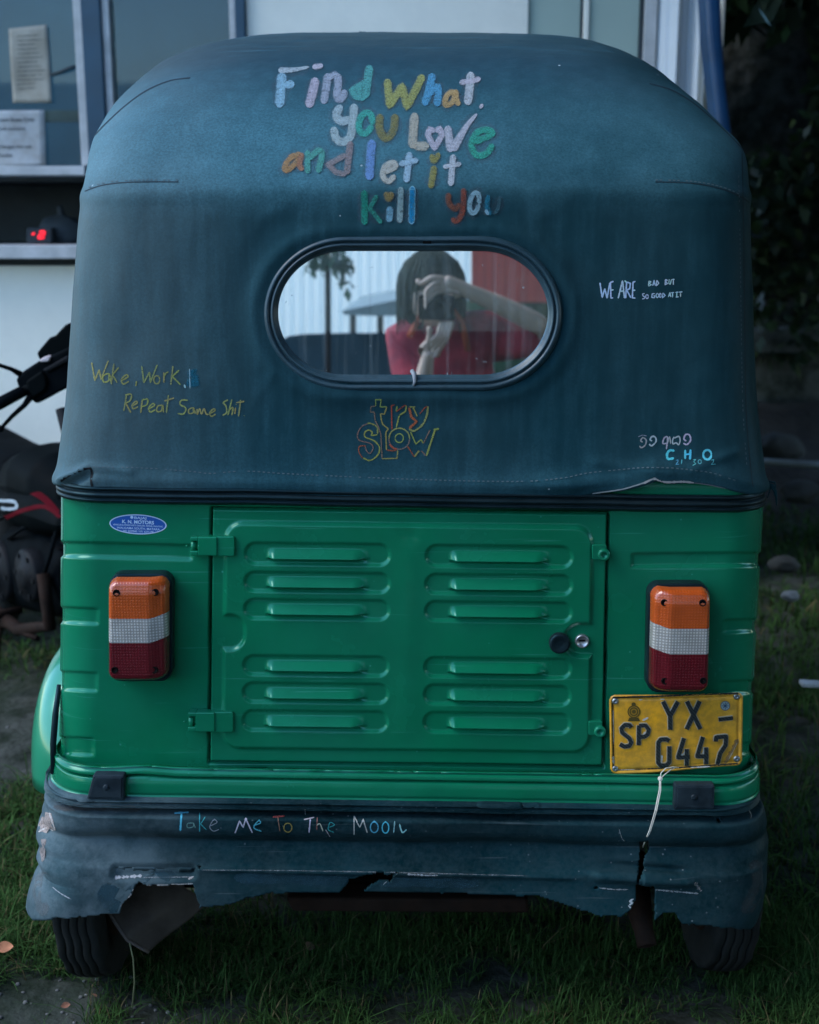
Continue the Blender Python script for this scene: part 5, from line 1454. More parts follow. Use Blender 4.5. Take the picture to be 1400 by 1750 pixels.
# ---- shop building behind
YB = 5.2
M['white'] = mat('white_wall', (.82, .80, .69), .75, var=.05, vscale=2.5, dirt=((.52, .52, .46), .4, 3.5, .22), bump=.0015, bscale=30)
M['whiteframe'] = mat('white_frame_paint', (.50, .50, .49), .55, var=.12, vscale=9, dirt=((.2, .21, .2), .5, 14, .18))
M['blue'] = mat('blue_paint', (.003, .04, .075), .45, var=.2, vscale=7)
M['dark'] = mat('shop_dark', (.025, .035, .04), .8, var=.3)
M['palegreen'] = mat('pale_green_board', (.33, .42, .36), .6, var=.06, vscale=2)
M['shopglass'] = pane_mat('shop_window_glass', .025, (.70, .80, .82))
SHOP = thing('shop_building', 'white shop front with blue and white framed windows and pale green boards behind the rickshaw', 'building', (-.5, YB + .6, 0))
def slab(name, x0, y0, x1, y1, Yf, th, m, parent=SHOP, bev=.004):
    bm = prism([(x0, y0), (x1, y0), (x1, y1), (x0, y1)], Yf, Yf + th)
    o = obj(name, bm, m, parent)
    return bevel(o, bev) if bev else o
def xz(x0, z0, x1, z1, Yf, th, name, m, parent=SHOP, bev=.004):
    bm = bmesh.new(); bx(bm, ((x0 + x1) / 2, Yf + th / 2, (z0 + z1) / 2), (x1 - x0, th, z1 - z0))
    o = obj(name, bm, m, parent); return bevel(o, bev) if bev else o
def X(px, Y=YB, py=300): return at(px, py, Y)[0]
def Zz(py, Y=YB): return at(70, py, Y)[2]
zt = 3.4
zl, zsill, zs2, zled = Zz(441), Zz(300), Zz(284), Zz(418)
x_l, x_r = -3.6, X(1238, YB, 100)
xz(x_l, -.1, x_r, zl - .03, YB, .18, 'lower_wall', M['white'])
xz(x_l, zl, X(420, YB, 50), zled, YB - .10, .34, 'counter_ledge', M['whiteframe'])
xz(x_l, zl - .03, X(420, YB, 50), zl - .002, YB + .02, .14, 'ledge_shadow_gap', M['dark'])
xz(x_l, zsill, X(148, YB, 290), zs2, YB - .03, .14, 'window_sill', M['whiteframe'])
# window bays: mullions
MU = [(128, 143, 'whiteframe', -.01), (143, 176, 'blue', -.03), (176, 189, 'whiteframe', -.01), (393, 404, 'whiteframe', -.01), (404, 421, 'blue', -.03)]
for i, (a, b, mk, dy) in enumerate(MU):
    y_ref = 60
    xz(X(a, YB, y_ref), (zs2 + .002) if b < 177 and mk != 'blue' else zled + .002, X(b, YB, y_ref), zt, YB + dy, .10, 'window_mullion', M[mk])
xz(x_l, zs2, X(128, YB, 60), zt, YB + .03, .006, 'window_glass', M['shopglass'], bev=0)
xz(X(189, YB, 60), zled, X(393, YB, 60), zt, YB + .03, .006, 'window_glass', M['shopglass'], bev=0)
xz(X(421, YB, 50), zl - .03, X(903, YB, 50), zt, YB, .16, 'wall_panel', M['white'])
xz(X(903, YB, 50), zl - .03, X(993, YB, 50), zt, YB + .02, .05, 'shutter_board', M['palegreen'])
xz(X(993, YB, 50), zl - .03, X(997, YB, 50), zt, YB + .01, .05, 'board_gap', M['dark'], bev=0)
xz(X(997.3, YB, 50), zl - .03, X(1007, YB, 50), zt, YB + .005, .05, 'board_trim', M['white'])
xz(X(1007, YB, 50), zl - .03, X(1094, YB, 50), zt, YB + .02, .05, 'shutter_board', M['palegreen'])
xz(X(1094, YB, 50), zl - .03, X(1101, YB, 50), zt, YB + .01, .05, 'board_gap', M['dark'], bev=0)
xz(X(1101, YB, 50), zl - .03, X(1123, YB, 50), zt, YB + .0, .08, 'board_trim', M['whiteframe'])
xz(X(1123, YB, 50), zl - .03, x_r, zt, YB + .05, .10, 'end_wall', M['white'])
xz(x_l - .2, zt, x_r + .2, zt + .12, YB - .5, 2.6, 'roof', M['whiteframe'])
# shop interior
xz(x_l, .0, x_r, zt, YB + 1.9, .1, 'back_wall', mat('shop_interior_wall', (.30, .35, .36), .8, var=.2, vscale=1.5))
xz(x_l - .1, 0, x_l, zt, YB, 2.0, 'side_wall', M['dark']); xz(x_r - .08, 0, x_r, zt, YB + .18, 1.8, 'side_wall', M['white'])
xz(x_l, zsill - .02, X(150, YB, 300), zsill, YB + .14, 1.2, 'inner_shelf', M['dark'])
xz(x_l, zsill, X(420, YB, 50), zt, YB + .55, .03, 'inner_partition', mat('grey_partition', (.11, .18, .22), .7, var=.35, vscale=1.3))
xz(x_l, zled, X(420, YB, 50), zsill - .022, YB + .48, .03, 'opening_dark_sheet', mat('opening_dark_sheet', (.012, .02, .022), .8))  # near-black sheet painted in for the unlit interior under the sill
xz(x_l, zled - .03, X(420, YB, 50), zled - .004, YB + .24, .32, 'counter_back', M['dark'])
# pale band and bottle seen through the window
slab('inner_board', 75, 188, 134, 208, YB + .30, .02, mat('dusty_board', (.22, .21, .17), .8), SHOP)
# things on the window and counter
def paper(name, px, label, col, Y, lines, curl=.01):
    P = np.empty((16, 10, 3))
    (x0, y0), (x1, y1), (x2, y2), (x3, y3) = px
    for i in range(16):
        for j in range(10):
            u, v = j / 9, i / 15
            P[i, j] = at((1 - v) * ((1 - u) * x0 + u * x1) + v * ((1 - u) * x3 + u * x2), (1 - v) * ((1 - u) * y0 + u * y1) + v * ((1 - u) * y3 + u * y2), Y)
            P[i, j, 1] -= curl * (.5 + .5 * math.sin(u * 3 + v * 5)) * (.3 + v)
    me = grid_mesh(name, P); o = obj(name, me, mat('paper', col, .9, var=.15, vscale=9, dirt=((.2, .17, .12), .5, 16, .15)))
    o.modifiers.new('t', 'SOLIDIFY').thickness = .001
    tag(o, label, 'notice', 'paper notices in the shop window')
    b = bvh_of(me); S = Strokes(b, .0025)
    for ln in lines:
        if len(ln) == 4: S.text(ln[0], ln[1], ln[2], ln[3], (.06, .07, .08), 1.0, -.01, .01)
        else: S.add(ln[0], ln[1], (.13, .125, .11), .8, False, rough=.5)
    S.build('printed_text', attr_mat('print_ink', .9, .1, chalk=(.2, .4, 60)), o)
scrib = [([(27 + random.uniform(0, 3), 62 + i * 7.5), (74 + random.uniform(-14, 4), 60 + i * 7.5)], 1.5) for i in range(13)]
paper('paper_notice', [(15, 49), (80, 42), (90, 176), (22, 176)], 'yellowed handwritten sheet taped high inside the shop window', (.36, .33, .27), YB + .018, scrib)
paper('paper_notice', [(-40, 189), (76, 188), (79, 282), (-40, 286)], 'white printed notice leaning at the foot of the shop window', (.42, .43, .43), YB + .012,
      [('atment Rates Only', 24, 204, 6.4), ('ded not inclusive', 14, 219, 6), ('and Charges are not', 18, 250, 6), ('cluded', 10, 265, 6)], .004)
bm = bmesh.new(); tube(bm, [at(84, 128, YB + .02), at(105, 122, YB + .01), at(128, 113, YB + .0)], .006, 6)
tag(obj('window_hook', bm, M['dark']), 'thin dark hook rod from the yellowed sheet to the window mullion', 'hook')
CL = thing('digital_clock', 'small black clock with glowing red digits on the shop counter', 'clock', V(at(72, 412, YB + .12)))
bevel(obj('clock_case', prism([(45, 389), (88, 389), (88, 416), (45, 416)], YB + .10, YB + .22), M['dark'], CL), .006)
em_m = bpy.data.materials.new('red_led'); em_m.use_nodes = True
b_ = em_m.node_tree.nodes['Principled BSDF']; b_.inputs['Base Color'].default_value = (.1, 0, 0, 1); b_.inputs['Emission Color'].default_value = (1, .02, .04, 1); b_.inputs['Emission Strength'].default_value = 0.7
bm = bmesh.new()
for s in ([(68, 396), (76, 395.5)], [(76, 395.5), (75, 401)], [(75, 401), (67, 402)], [(67, 402), (66, 407)], [(66, 407), (75, 406)], [(55, 400), (59, 399)]):
    tube(bm, [at(*s[0], YB + .097), at(*s[1], YB + .097)], .0042, 6)
obj('red_digits', bm, em_m, CL)
bm = bmesh.new()
bmesh.ops.create_uvsphere(bm, u_segments=24, v_segments=14, radius=.5, matrix=Matrix.Translation(V(at(105, 398, YB + .24))) @ Matrix.Diagonal((.21, .16, .15, 1)))
for v in bm.verts: v.co += Vector((noise.noise(v.co * 20), noise.noise(v.co * 20 + Vector((5, 0, 0))), noise.noise(v.co * 20 + Vector((0, 7, 0))))) * .014
smooth_bm(bm); tube(bm, [at(108, 385, YB + .24), at(105, 366, YB + .24), at(101, 351, YB + .24)], [.022, .016, .012], 10)
tag(obj('cloth_bundle', bm, M['dark']), 'dark lumpy bundle with an upright stub beside the red-lit clock', 'bundle')
# curtain and leaning blue post at the end of the shop
Pc = np.empty((20, 60, 3))
for i in range(20):
    for j in range(60):
        x = X(1126, YB - .02, 50) + (X(1205, YB - .02, 50) - X(1126, YB - .02, 50)) * j / 59
        Pc[i, j] = (x, YB - .03 + .03 * math.sin(j * .19 + .3 * math.sin(i * .4) + 1) + .010 * math.sin(j * .47 + .1 * i), .9 + (zt - .9) * i / 19)
tag(obj('curtain', grid_mesh('curtain', Pc), mat('curtain_cloth', (.52, .56, .58), .85, var=.08, vscale=3)), 'pale hanging curtain at the end of the white shop front', 'curtain')
bm = bmesh.new()
prism([(1203, -60), (1232, -60), (1236, 60), (1243, 150), (1252, 220), (1256, 300), (1235, 300), (1222, 180), (1209, 60)], YB - .30, YB - .16, bm)
tag(bevel(obj('blue_awning_post', bm, mat('blue_sheet', (.003, .035, .095), .4, var=.2)), .02, 3), 'curved dark blue awning post in front of the curtain', 'post')
xz(X(1232, YB - .1, 20), 0, X(1240, YB - .1, 20), zt, YB - .1, .12, 'corner_trim', M['white'])
# ------------------------------------------------------------------ mossy wall, bank, trees on the dark side
M['moss'] = mat('mossy_stone', (.030, .033, .028), .95, var=.5, vscale=5, dirt=[((.012, .025, .014), .8, 3, .15), ((.14, .15, .14), .6, 9, .10)], bump=.02, bscale=14)
YWALL = 7.6
wx0 = 2.0
P = np.empty((40, 70, 3))
for i in range(40):
    for j in range(70):
        x, zc = 1.6 + 5.4 * j / 69, -.1 + 4.2 * i / 39
        P[i, j] = (x, YWALL + .12 * noise.noise(Vector((x * 2, zc * 2, 4))) + .05 * noise.noise(Vector((x * 7, zc * 7, 1))), zc)
tag(obj('boundary_wall', grid_mesh('boundary_wall', P), M['moss']).__class__ and bpy.data.objects['boundary_wall'], 'dark mossy boundary wall in the shade beyond the rickshaw', 'wall')
bpy.data.objects['boundary_wall'].modifiers.new('t', 'SOLIDIFY').thickness = .3
zt2 = at(1340, 575, YWALL - .25)[2]
bm = bmesh.new(); bx(bm, (at(1340, 575, YWALL - .3)[0] + .3, YWALL - .3, zt2), (1.3, .22, .13))
for v in bm.verts: v.co.z += random.uniform(-.02, .02)
tag(bevel(obj('concrete_kerb', bm, mat('grey_concrete', (.17, .19, .19), .9, var=.4, vscale=6, dirt=((.03, .04, .03), .7, 7, .15), bump=.006)), .02), 'weathered grey concrete coping block on the shaded mossy wall', 'kerb block')
bm = bmesh.new(); tube(bm, [at(1292, 789, 6.6), at(1420, 797, 6.4), at(1560, 806, 6.2)], .022, 8)
tag(obj('pipe', bm, mat('grey_pipe', (.16, .19, .19), .6)), 'thin grey pipe lying along the foot of the mossy wall', 'pipe')
P = np.empty((20, 60, 3))
for i in range(20):
    for j in range(60):
        x, t = 1.2 + 5.6 * j / 59, i / 19
        P[i, j] = (x, YWALL - .2 - 1.2 * (1 - t), .46 * t ** 1.4 + .08 * noise.noise(Vector((x * 3, t * 4, 2))) * t - .02)
tag(obj('earth_bank', grid_mesh('earth_bank', P), mat('dark_earth', (.022, .02, .016), .95, var=.5, vscale=6, bump=.02, bscale=20)), kind='structure')
r = np.random.default_rng(21)
for i, (px, py, Y, s, lab) in enumerate(((1352, 1018, 4.0, .030, 'pale grey stone on dark grass right of the tail lamp'), (1340, 965, 4.3, .05, 'dark flat stone on grass behind the rickshaw right flank'), (1368, 840, 5.6, .09, 'mossy round stone at the foot of the bank'), (1330, 765, 6.7, .13, 'large dark boulder against the mossy wall'))):
    bm = bmesh.new(); bmesh.ops.create_icosphere(bm, subdivisions=3, radius=1)
    for v in bm.verts: v.co *= 1 + .25 * noise.noise(v.co * 1.6 + Vector((i * 7, 0, 0)))
    p = at(px, py, Y); bmesh.ops.transform(bm, matrix=Matrix.Translation((p[0], p[1], max(p[2], s * .3))) @ Matrix.Diagonal((s, s * .8, s * .6, 1)), verts=bm.verts); smooth_bm(bm)
    tag(obj('stone', bm, mat('stone', (.17, .18, .18) if i == 0 else (.022, .026, .024), .9, var=.4, vscale=12, bump=.004)), lab, 'stone', 'stones beyond the rickshaw')

def leaves(n, centres, size, seed, cols, droop=.3):
    r = np.random.default_rng(seed)
    C = np.array([c[:3] for c in centres]); R = np.array([c[3] for c in centres])
    k = r.choice(len(C), n, p=R ** 2 / (R ** 2).sum())
    d = r.normal(size=(n, 3)); d /= np.linalg.norm(d, axis=1, keepdims=True)
    p = C[k] + d * (R[k] * r.uniform(.35, 1, n) ** .5)[:, None]
    a = r.normal(size=(n, 3)); a[:, 2] -= droop; a /= np.linalg.norm(a, axis=1, keepdims=True)
    b = np.cross(a, r.normal(size=(n, 3))); b /= np.linalg.norm(b, axis=1, keepdims=True)
    s = size * r.uniform(.5, 1.3, n)[:, None]
    nn = np.cross(a, b)
    v = np.stack([p, p + a * s * .5 + b * s * .27 + nn * s * .08, p + a * s, p + a * s * .5 - b * s * .27 + nn * s * .08], 1).reshape(-1, 3)
    col = np.array(cols)[r.integers(0, len(cols), n)] * r.uniform(.6, 1.3, (n, 1))
    cc = np.concatenate([col, np.ones((n, 1))], 1).repeat(4, 0)
    return fast_mesh('crown', v, np.arange(n * 4).reshape(n, 4), False, cc)
M['leaf'] = attr_mat('tree_leaf', .5, .4, trans=.2)
M['bark'] = mat('bark', (.05, .042, .035), .95, var=.4, vscale=9, bump=.02, bscale=22)
GC = [(.018, .042, .016), (.026, .06, .02), (.014, .035, .018), (.04, .07, .022)]
def tree(x, y, h, r0, n, size, seed, label, low=.3, extra=()):
    T = thing('tree', label, 'tree', (x, y, 0), 'trees shading the right side of the yard')
    r = random.Random(seed); bm = bmesh.new()
    tube(bm, [(x, y, -.1), (x + .05, y, h * .3), (x - .04, y + .05, h * .6), (x, y, h * .9)], [r0 * .13, r0 * .10, r0 * .07, r0 * .02], 12)
    cs = []
    for k_ in range(16):
        a = r.uniform(0, 6.28); zz_ = h * r.uniform(low, .95); d = r0 * r.uniform(.35, .95) * (1.15 - abs(zz_ / h - .6))
        c = (x + d * math.cos(a), y + d * math.sin(a), zz_); cs.append((*c, r0 * r.uniform(.30, .5)))
        tube(bm, [(x, y, zz_ * .72), ((x + c[0]) / 2, (y + c[1]) / 2, zz_ * .92), c], [r0 * .04, r0 * .026, r0 * .008], 6)
    for c in extra:
        cs.append(c); tube(bm, [(x, y, h * .45), ((x + c[0]) / 2, (y + c[1]) / 2, (h * .45 + c[2]) / 2 + .35), c[:3]], [r0 * .05, r0 * .03, r0 * .008], 6)
    obj('trunk', bm, M['bark'], T)
    obj('crown', leaves(n, cs, size, seed, GC), M['leaf'], T)
tree(2.3, 5.6, 4.6, 1.3, 16000, .16, 31, 'leafy dark tree overhanging the mossy wall at the upper right', .36)
tree(3.1, 3.4, 4.8, 1.5, 20000, .17, 32, 'dark tree beyond the right edge of the photo beside the grass', .25)
tree(2.6, .6, 4.8, 1.4, 56000, .17, 33, 'spreading tree on the photographer right with unseen branches added overhead to shade the rickshaw', .3,  # out-of-view branch clumps added overhead to darken the yard and hood
     [(1.7, .2, 3.1, .6), (1.2, -.5, 3.3, .6), (1.5, 1.3, 3.0, .6), (.0, .3, 3.2, .6), (-.1, -.9, 3.5, .6), (.6, -1.9, 3.2, .7), (1.4, -2.2, 3.0, .7), (.2, 2.0, 3.4, .5), (.0, 1.1, 3.3, .5), (.8, .5, 3.4, .55), (.4, -.3, 3.6, .5), (1.1, 2.2, 3.2, .6), (1.9, 2.6, 3.0, .6), (.9, -1.3, 3.5, .55), (.3, 1.4, 3.7, .5), (1.8, -1.0, 2.8, .6)])
tree(2.8, -1.6, 4.4, 1.5, 20000, .17, 34, 'tree behind the photographer on the shaded side', .2)
tree(4.6, 9.2, 6.0, 2.0, 26000, .22, 35, 'tall tree rising behind the mossy boundary wall', .3)
r = random.Random(4); cs = []
for k_ in range(26):
    cs.append((r.uniform(1.75, 4.2), YWALL - r.uniform(.1, .5), r.uniform(.9, 3.4), r.uniform(.18, .42)))
me = leaves(7000, cs, .11, 41, GC, .8)
tag(obj('creeper', me, M['leaf']), 'dark leafy creeper hanging down the mossy wall', 'creeper', kind='stuff')
leaf_b = bmesh.new(); p = [at(1296, 14, 5.0), at(1307, 26, 5.0), at(1318, 45, 5.0), at(1309, 36, 5.0)]
leaf_b.faces.new([leaf_b.verts.new(V(q_)) for q_ in p])
o = obj('hanging_leaf', leaf_b, mat('pale_leaf', (.12, .22, .24), .4)); o.modifiers.new('t', 'SOLIDIFY').thickness = .002
tag(o, 'single pale blue-green leaf hanging in the dark foliage at top right', 'leaf')

# ------------------------------------------------------------------ motorcycle by the wall
BK = thing('motorcycle', 'black and red motorcycle parked between the rickshaw and the white shop wall', 'motorcycle', (-1.35, 3.75, 0))
M['bkblack'] = mat('bike_black', (.002, .0035, .004), .6, var=.3, spec=.03)
M['bkmatt'] = mat('bike_matt_black', (.0025, .004, .005), .75, var=.3, vscale=20, spec=.03)
M['bkred'] = mat('bike_red', (.065, .003, .007), .45, var=.2, spec=.2)
M['alloy'] = mat('bike_alloy', (.004, .006, .008), .55, .0, var=.4, vscale=15, dirt=((.012, .010, .009), .5, 20, .2), spec=.10)
hd = Vector((.62, -.78, 0)).normalized(); sd_ = Vector((-hd.y, hd.x, 0)) * -1       # heading, its right hand side (towards us)
B0 = Vector((-.95, 3.75, 0))                          # steering head on plan
def bk(f, s, zc): return B0 + hd * f + sd_ * s + Vector((0, 0, zc))
Yh = 3.45
bm = bmesh.new()
tube(bm, [at(-70, 722, 3.30), at(-2, 690, 3.33), at(40, 668, 3.36)], [.017, .0165, .0155], 14)
bar = obj('handlebar', bm, M['bkmatt'], BK)
bm = bmesh.new(); tube(bm, [at(40, 668, 3.36), at(100, 640, 3.42), at(190, 600, 3.5), at(300, 590, 3.62)], .012, 10); obj('handlebar_tube', bm, M['bkblack'], bar)
bm = prism([(26, 648), (40, 634), (66, 617), (125, 590), (122, 657), (112, 664), (66, 689), (58, 690), (52, 681), (42, 676), (30, 660)], 3.37, 3.45)
bevel(obj('switch_housing', bm, M['bkmatt'], bar), .010, 3)
bm = prism([(44, 652), (70, 634), (78, 644), (80, 658), (76, 668), (56, 681), (48, 670)], 3.355, 3.38); bevel(obj('switch_block', bm, M['bkblack'], bar), .006, 3)
bm = prism([(72, 632), (116, 607), (120, 616), (80, 637)], 3.36, 3.39); bevel(obj('switch_cover', bm, M['alloy'], bar), .004, 2)
bm = prism([(68, 614), (80, 608), (86, 610), (83, 618), (68, 619)], 3.36, 3.39); bevel(obj('switch_cap', bm, mat('cap_white', (.6, .5, .5), .5), bar), .003)
bm = bmesh.new(); tube(bm, [at(52, 678, 3.36), at(42, 692, 3.345), at(20, 712, 3.33), at(1, 733, 3.32)], [.010, .0075, .006, .005], 8)
bmesh.ops.create_icosphere(bm, subdivisions=2, radius=.009, matrix=Matrix.Translation(V(at(1, 733, 3.32)))); smooth_bm(bm); obj('brake_lever', bm, M['bkblack'], bar)
bm = bmesh.new(); tube(bm, [at(36, 640, 3.38), at(20, 631, 3.37), at(-10, 621, 3.36), at(-60, 590, 3.36)], [.009, .006, .005, .005], 8); obj('mirror_stem', bm, M['bkblack'], bar)
bm = prism([(62, 604), (70, 594), (85, 576), (93, 575), (112, 554), (128, 550), (200, 548), (215, 600), (150, 612), (100, 616), (68, 617)], 3.45, 3.62)
bevel(obj('instrument_cowl', bm, M['bkblack'], BK), .02, 3)
def loft(secs, n=20, pw=.8):
    """sections (f, z, half-height, half-width) along the bike"""
    rows = []
    for f, zc, hh, ww in secs:
        rows.append([tuple(bk(f, ww * math.copysign(abs(math.cos(a)) ** pw, math.cos(a)), zc + hh * math.copysign(abs(math.sin(a)) ** pw, math.sin(a)))) for a in [2 * math.pi * k / n for k in range(n + 1)]])
    return np.array(rows)
def loftobj(name, secs, m, parent=BK, k=5):
    S_ = np.array(secs); t = np.arange(len(S_)); tt = np.linspace(0, len(S_) - 1, (len(S_) - 1) * k + 1)
    S2 = np.stack([smooth_interp(tt, t, S_[:, c]) for c in range(4)], -1)
    P = loft(S2)
    o = obj(name, grid_mesh(name, P, auto=False), m, parent); return o
loftobj('fuel_tank', [(-.02, .61, .005, .01), (-.05, .65, .08, .10), (-.16, .68, .115, .15), (-.30, .68, .12, .16), (-.42, .66, .10, .14), (-.52, .63, .06, .10), (-.54, .62, .004, .01)], M['bkblack'])
loftobj('seat', [(-.40, .68, .004, .01), (-.46, .68, .07, .12), (-.75, .68, .07, .14), (-1.0, .72, .055, .12), (-1.2, .76, .03, .07), (-1.22, .76, .003, .01)], M['bkmatt'])
loftobj('side_fairing', [(.06, .61, .004, .10), (.02, .61, .04, .14), (-.12, .62, .09, .17), (-.28, .61, .085, .18), (-.44, .61, .06, .16), (-.6, .61, .02, .10), (-.62, .61, .004, .08)], M['bkblack'])
fp = bpy.data.objects['side_fairing']; BV['fair'] = bvh_of(fp.data)
S = Strokes(BV['fair'], .002); S.add([(-40, 866), (-10, 856), (6, 856), (22, 857), (29, 860)], 5, (.22, .27, .30), 1); S.add([(29, 860), (28, 868), (14, 870), (2, 868)], 5, (.22, .27, .30), 1); S.build('fairing_logo', M['flat'], fp)
M['stripe'] = attr_mat('red_stripe', .7, .04)
for ln_, w_ in (([(-60, 822), (0, 824), (40, 834), (75, 852), (104, 884)], 11), ([(-60, 902), (0, 888), (40, 872), (75, 866), (100, 880)], 7)):
    S = Strokes(BV['fair'], .0016); S.add(ln_, w_, (.075, .003, .007), 1, rough=.03); S.build('fairing_stripe', M['stripe'], fp)
loftobj('engine', [(.02, .40, .004, .05), (-.02, .42, .12, .13), (-.2, .42, .17, .16), (-.42, .38, .16, .17), (-.56, .36, .10, .13), (-.6, .36, .004, .05)], M['bkmatt'])
loftobj('cylinder_block', [(-.02, .50, .004, .05), (-.04, .50, .10, .09), (-.15, .52, .10, .10), (-.2, .52, .004, .05)], M['alloy'])
bm = bmesh.new(); tube(bm, [bk(-.05, .16, .45), bk(.0, .17, .30), bk(-.2, .19, .24), bk(-.6, .20, .27), bk(-1.15, .21, .40)], [.02, .02, .02, .03, .045], 12); obj('exhaust', bm, M['rust'], BK)
bm = bmesh.new(); tube(bm, [bk(-.30, .14, .27), bk(-.30, .28, .27)], .013, 10); tube(bm, [bk(-.05, .19, .25), bk(-.32, .20, .23), bk(-.5, .16, .30)], .009, 8); tube(bm, [bk(-.34, .2, .22), bk(-.30, .24, .05)], .009, 8); obj('foot_rest', bm, M['rust'], BK)
for k_ in range(7):                                # cooling fins
    loftobj('cooling_fin', [(-.03, .47 + k_ * .026, .003, .02), (-.035, .47 + k_ * .026, .004, .115), (-.19, .475 + k_ * .026, .004, .115), (-.2, .475 + k_ * .026, .003, .02)], M['alloy'], BK, 2)
for f_, z_, rr in ((-.16, .42, .085), (-.40, .38, .10), (-.52, .47, .045)):
    bm = bmesh.new(); Mx = Matrix.Translation(bk(f_, .155, z_)) @ Matrix.Rotation(math.atan2(sd_.y, sd_.x), 4, 'Z')
    lathe(bm, [(rr, -.02), (rr, .012), (rr * .92, .02), (rr * .5, .022), (rr * .45, .03), (rr * .2, .032), (.001, .032)], Mx, 36)
    for k_ in range(6):
        a_k = k_ * 1.047; bmesh.ops.create_cube(bm, size=.014, matrix=Mx @ Matrix.Translation((.018, rr * .8 * math.cos(a_k), rr * .8 * math.sin(a_k))))
    obj('engine_cover', bm, M['alloy'], BK)
for pts in (((-.05, .10, .62), (-.2, .16, .56), (-.34, .15, .50)), ((-.1, .12, .66), (-.26, .17, .60), (-.5, .14, .52)), ((.02, .1, .7), (-.02, .15, .5), (-.12, .16, .36))):
    bm = bmesh.new(); tube(bm, [bk(*q_) for q_ in pts], .007, 8); obj('hose', bm, M['bkmatt'], BK)
bm = bmesh.new()
for k_ in (.09, -.09): tube(bm, [bk(.0, k_, .95), bk(.22, k_, .5), bk(.34, k_, .29)], .018, 10)
obj('front_fork', bm, M['alloy'], BK)
bm = bmesh.new(); tube(bm, [bk(0, 0, .85), bk(-.2, 0, .62), bk(-.6, 0, .55), bk(-1.0, 0, .72)], .025, 8); tube(bm, [bk(-.5, .08, .38), bk(-.98, .08, .29)], .02, 8); tube(bm, [bk(-.5, -.08, .38), bk(-.98, -.08, .29)], .02, 8); obj('frame', bm, M['bkmatt'], BK)
ang = math.atan2(sd_.y, sd_.x)
for f in (.36, -.98):
    c = bk(f, 0, .29); Mx = Matrix.Translation(c) @ Matrix.Rotation(ang, 4, 'Z')
    rim = obj('wheel', bm_l([(.03, -.03), (.06, -.02), (.20, -.015), (.225, -.03), (.225, .03), (.20, .015), (.06, .02), (.03, .03)], Mx), M['alloy'], BK)
    bm = bmesh.new(); lathe(bm, [(.22, -.03), (.25, -.045), (.28, -.035), (.29, 0), (.28, .035), (.25, .045), (.22, .03)], Mx, 56); obj('tyre', bm, M['tyre'], rim)

# ------------------------------------------------------------------ what the rear pane mirrors: the photographer and the yard behind
def vp(px, py, Yv): return V(mirror(at(px, py, Yv)))      # place by where it shows in the pane, at its own distance
def skin(name, chains, m, parent=None, sub=2, root=0):
    """chains: list of [(point, radius)...]; first points that coincide are welded"""
    vs, es, rs, key = [], [], [], {}
    for ch_ in chains:
        prev = None
        for p, r_ in ch_:
            kk = tuple(round(c, 4) for c in p)
            if kk not in key: key[kk] = len(vs); vs.append(p); rs.append(r_)
            i = key[kk]
            if prev is not None: es.append((prev, i))
            prev = i
    me = bpy.data.meshes.new(name); me.from_pydata([tuple(v) for v in vs], es, []); me.update()
    o = bpy.data.objects.new(name, me); COL.objects.link(o)
    md = o.modifiers.new('skin', 'SKIN'); md.use_smooth_shade = True
    sv = me.skin_vertices[0].data
    for i, r_ in enumerate(rs):
        rr = r_ if isinstance(r_, tuple) else (r_, r_); sv[i].radius = rr; sv[i].use_root = (i == root)
    sb = o.modifiers.new('sub', 'SUBSURF'); sb.levels = sub; sb.render_levels = sub
    dg = bpy.context.evaluated_depsgraph_get(); dg.update()
    me2 = bpy.data.meshes.new_from_object(o.evaluated_get(dg)); me2.name = name
    bpy.data.objects.remove(o); bpy.data.meshes.remove(me)
    me2.polygons.foreach_set('use_smooth', [True] * len(me2.polygons))
    return obj(name, me2, m, parent)
M['skin'] = mat('skin', (.58, .42, .33), .5, var=.08, vscale=12, sss=.08)
M['shirt'] = mat('red_shirt', (.50, .04, .06), .85, var=.35, vscale=9, dirt=((.09, .01, .03), .7, 7, .14), bump=.012, bscale=9)
M['hair'] = mat('dark_hair', (.028, .038, .030), .75, var=.8, vscale=2, stretch=(60, 60, 3), spec=.15)
PER = thing('person', 'photographer in red shirt raising a camera to the face, mirrored in the oval rear window', 'person', (.1, -.25, 0))
Yv = 4.42
sh_l, sh_r = vp(684, 578, Yv + .22), vp(868, 572, Yv + .22)
nk = vp(752, 548, Yv + .20); ch_c = vp(768, 640, Yv + .23)
pel = Vector((ch_c.x, ch_c.y - .02, .92)); bel = Vector((ch_c.x, ch_c.y, 1.08))
el_r, wr_r = vp(936, 562, Yv + .14), vp(800, 497, Yv + .035)
el_l, wr_l = vp(716, 690, Yv + .06), vp(729, 622, Yv - .0)
head = vp(737, 498, Yv + .16)
kn = lambda s: Vector((pel.x + s * .10, pel.y + .02, .50)); an = lambda s: Vector((pel.x + s * .11, pel.y - .03, .09)); to = lambda s: Vector((pel.x + s * .13, pel.y + .14, .03))
body_ch = [[(pel, (.15, .11)), (bel, (.125, .10)), (ch_c, (.14, .105)), (nk - Vector((0, 0, .05)), (.12, .085)), (nk, .055), (nk + (head - nk) * .5, .052), (head, .08), (head + Vector((0, 0, .07)), .06)]]
for s in (-1, 1): body_ch.append([(pel, (.15, .11)), (pel + Vector((s * .10, 0, -.08)), .085), (kn(s), .058), (an(s), .04), (to(s), .035)])
body_ch.append([(nk - Vector((0, 0, .05)), .1), (sh_r, .06), ((sh_r + el_r) / 2, .05), (el_r, .041), ((el_r + wr_r) / 2 + Vector((0, 0, .004)), .037), (wr_r, .027), (wr_r + (wr_r - el_r) * .30, .021)])
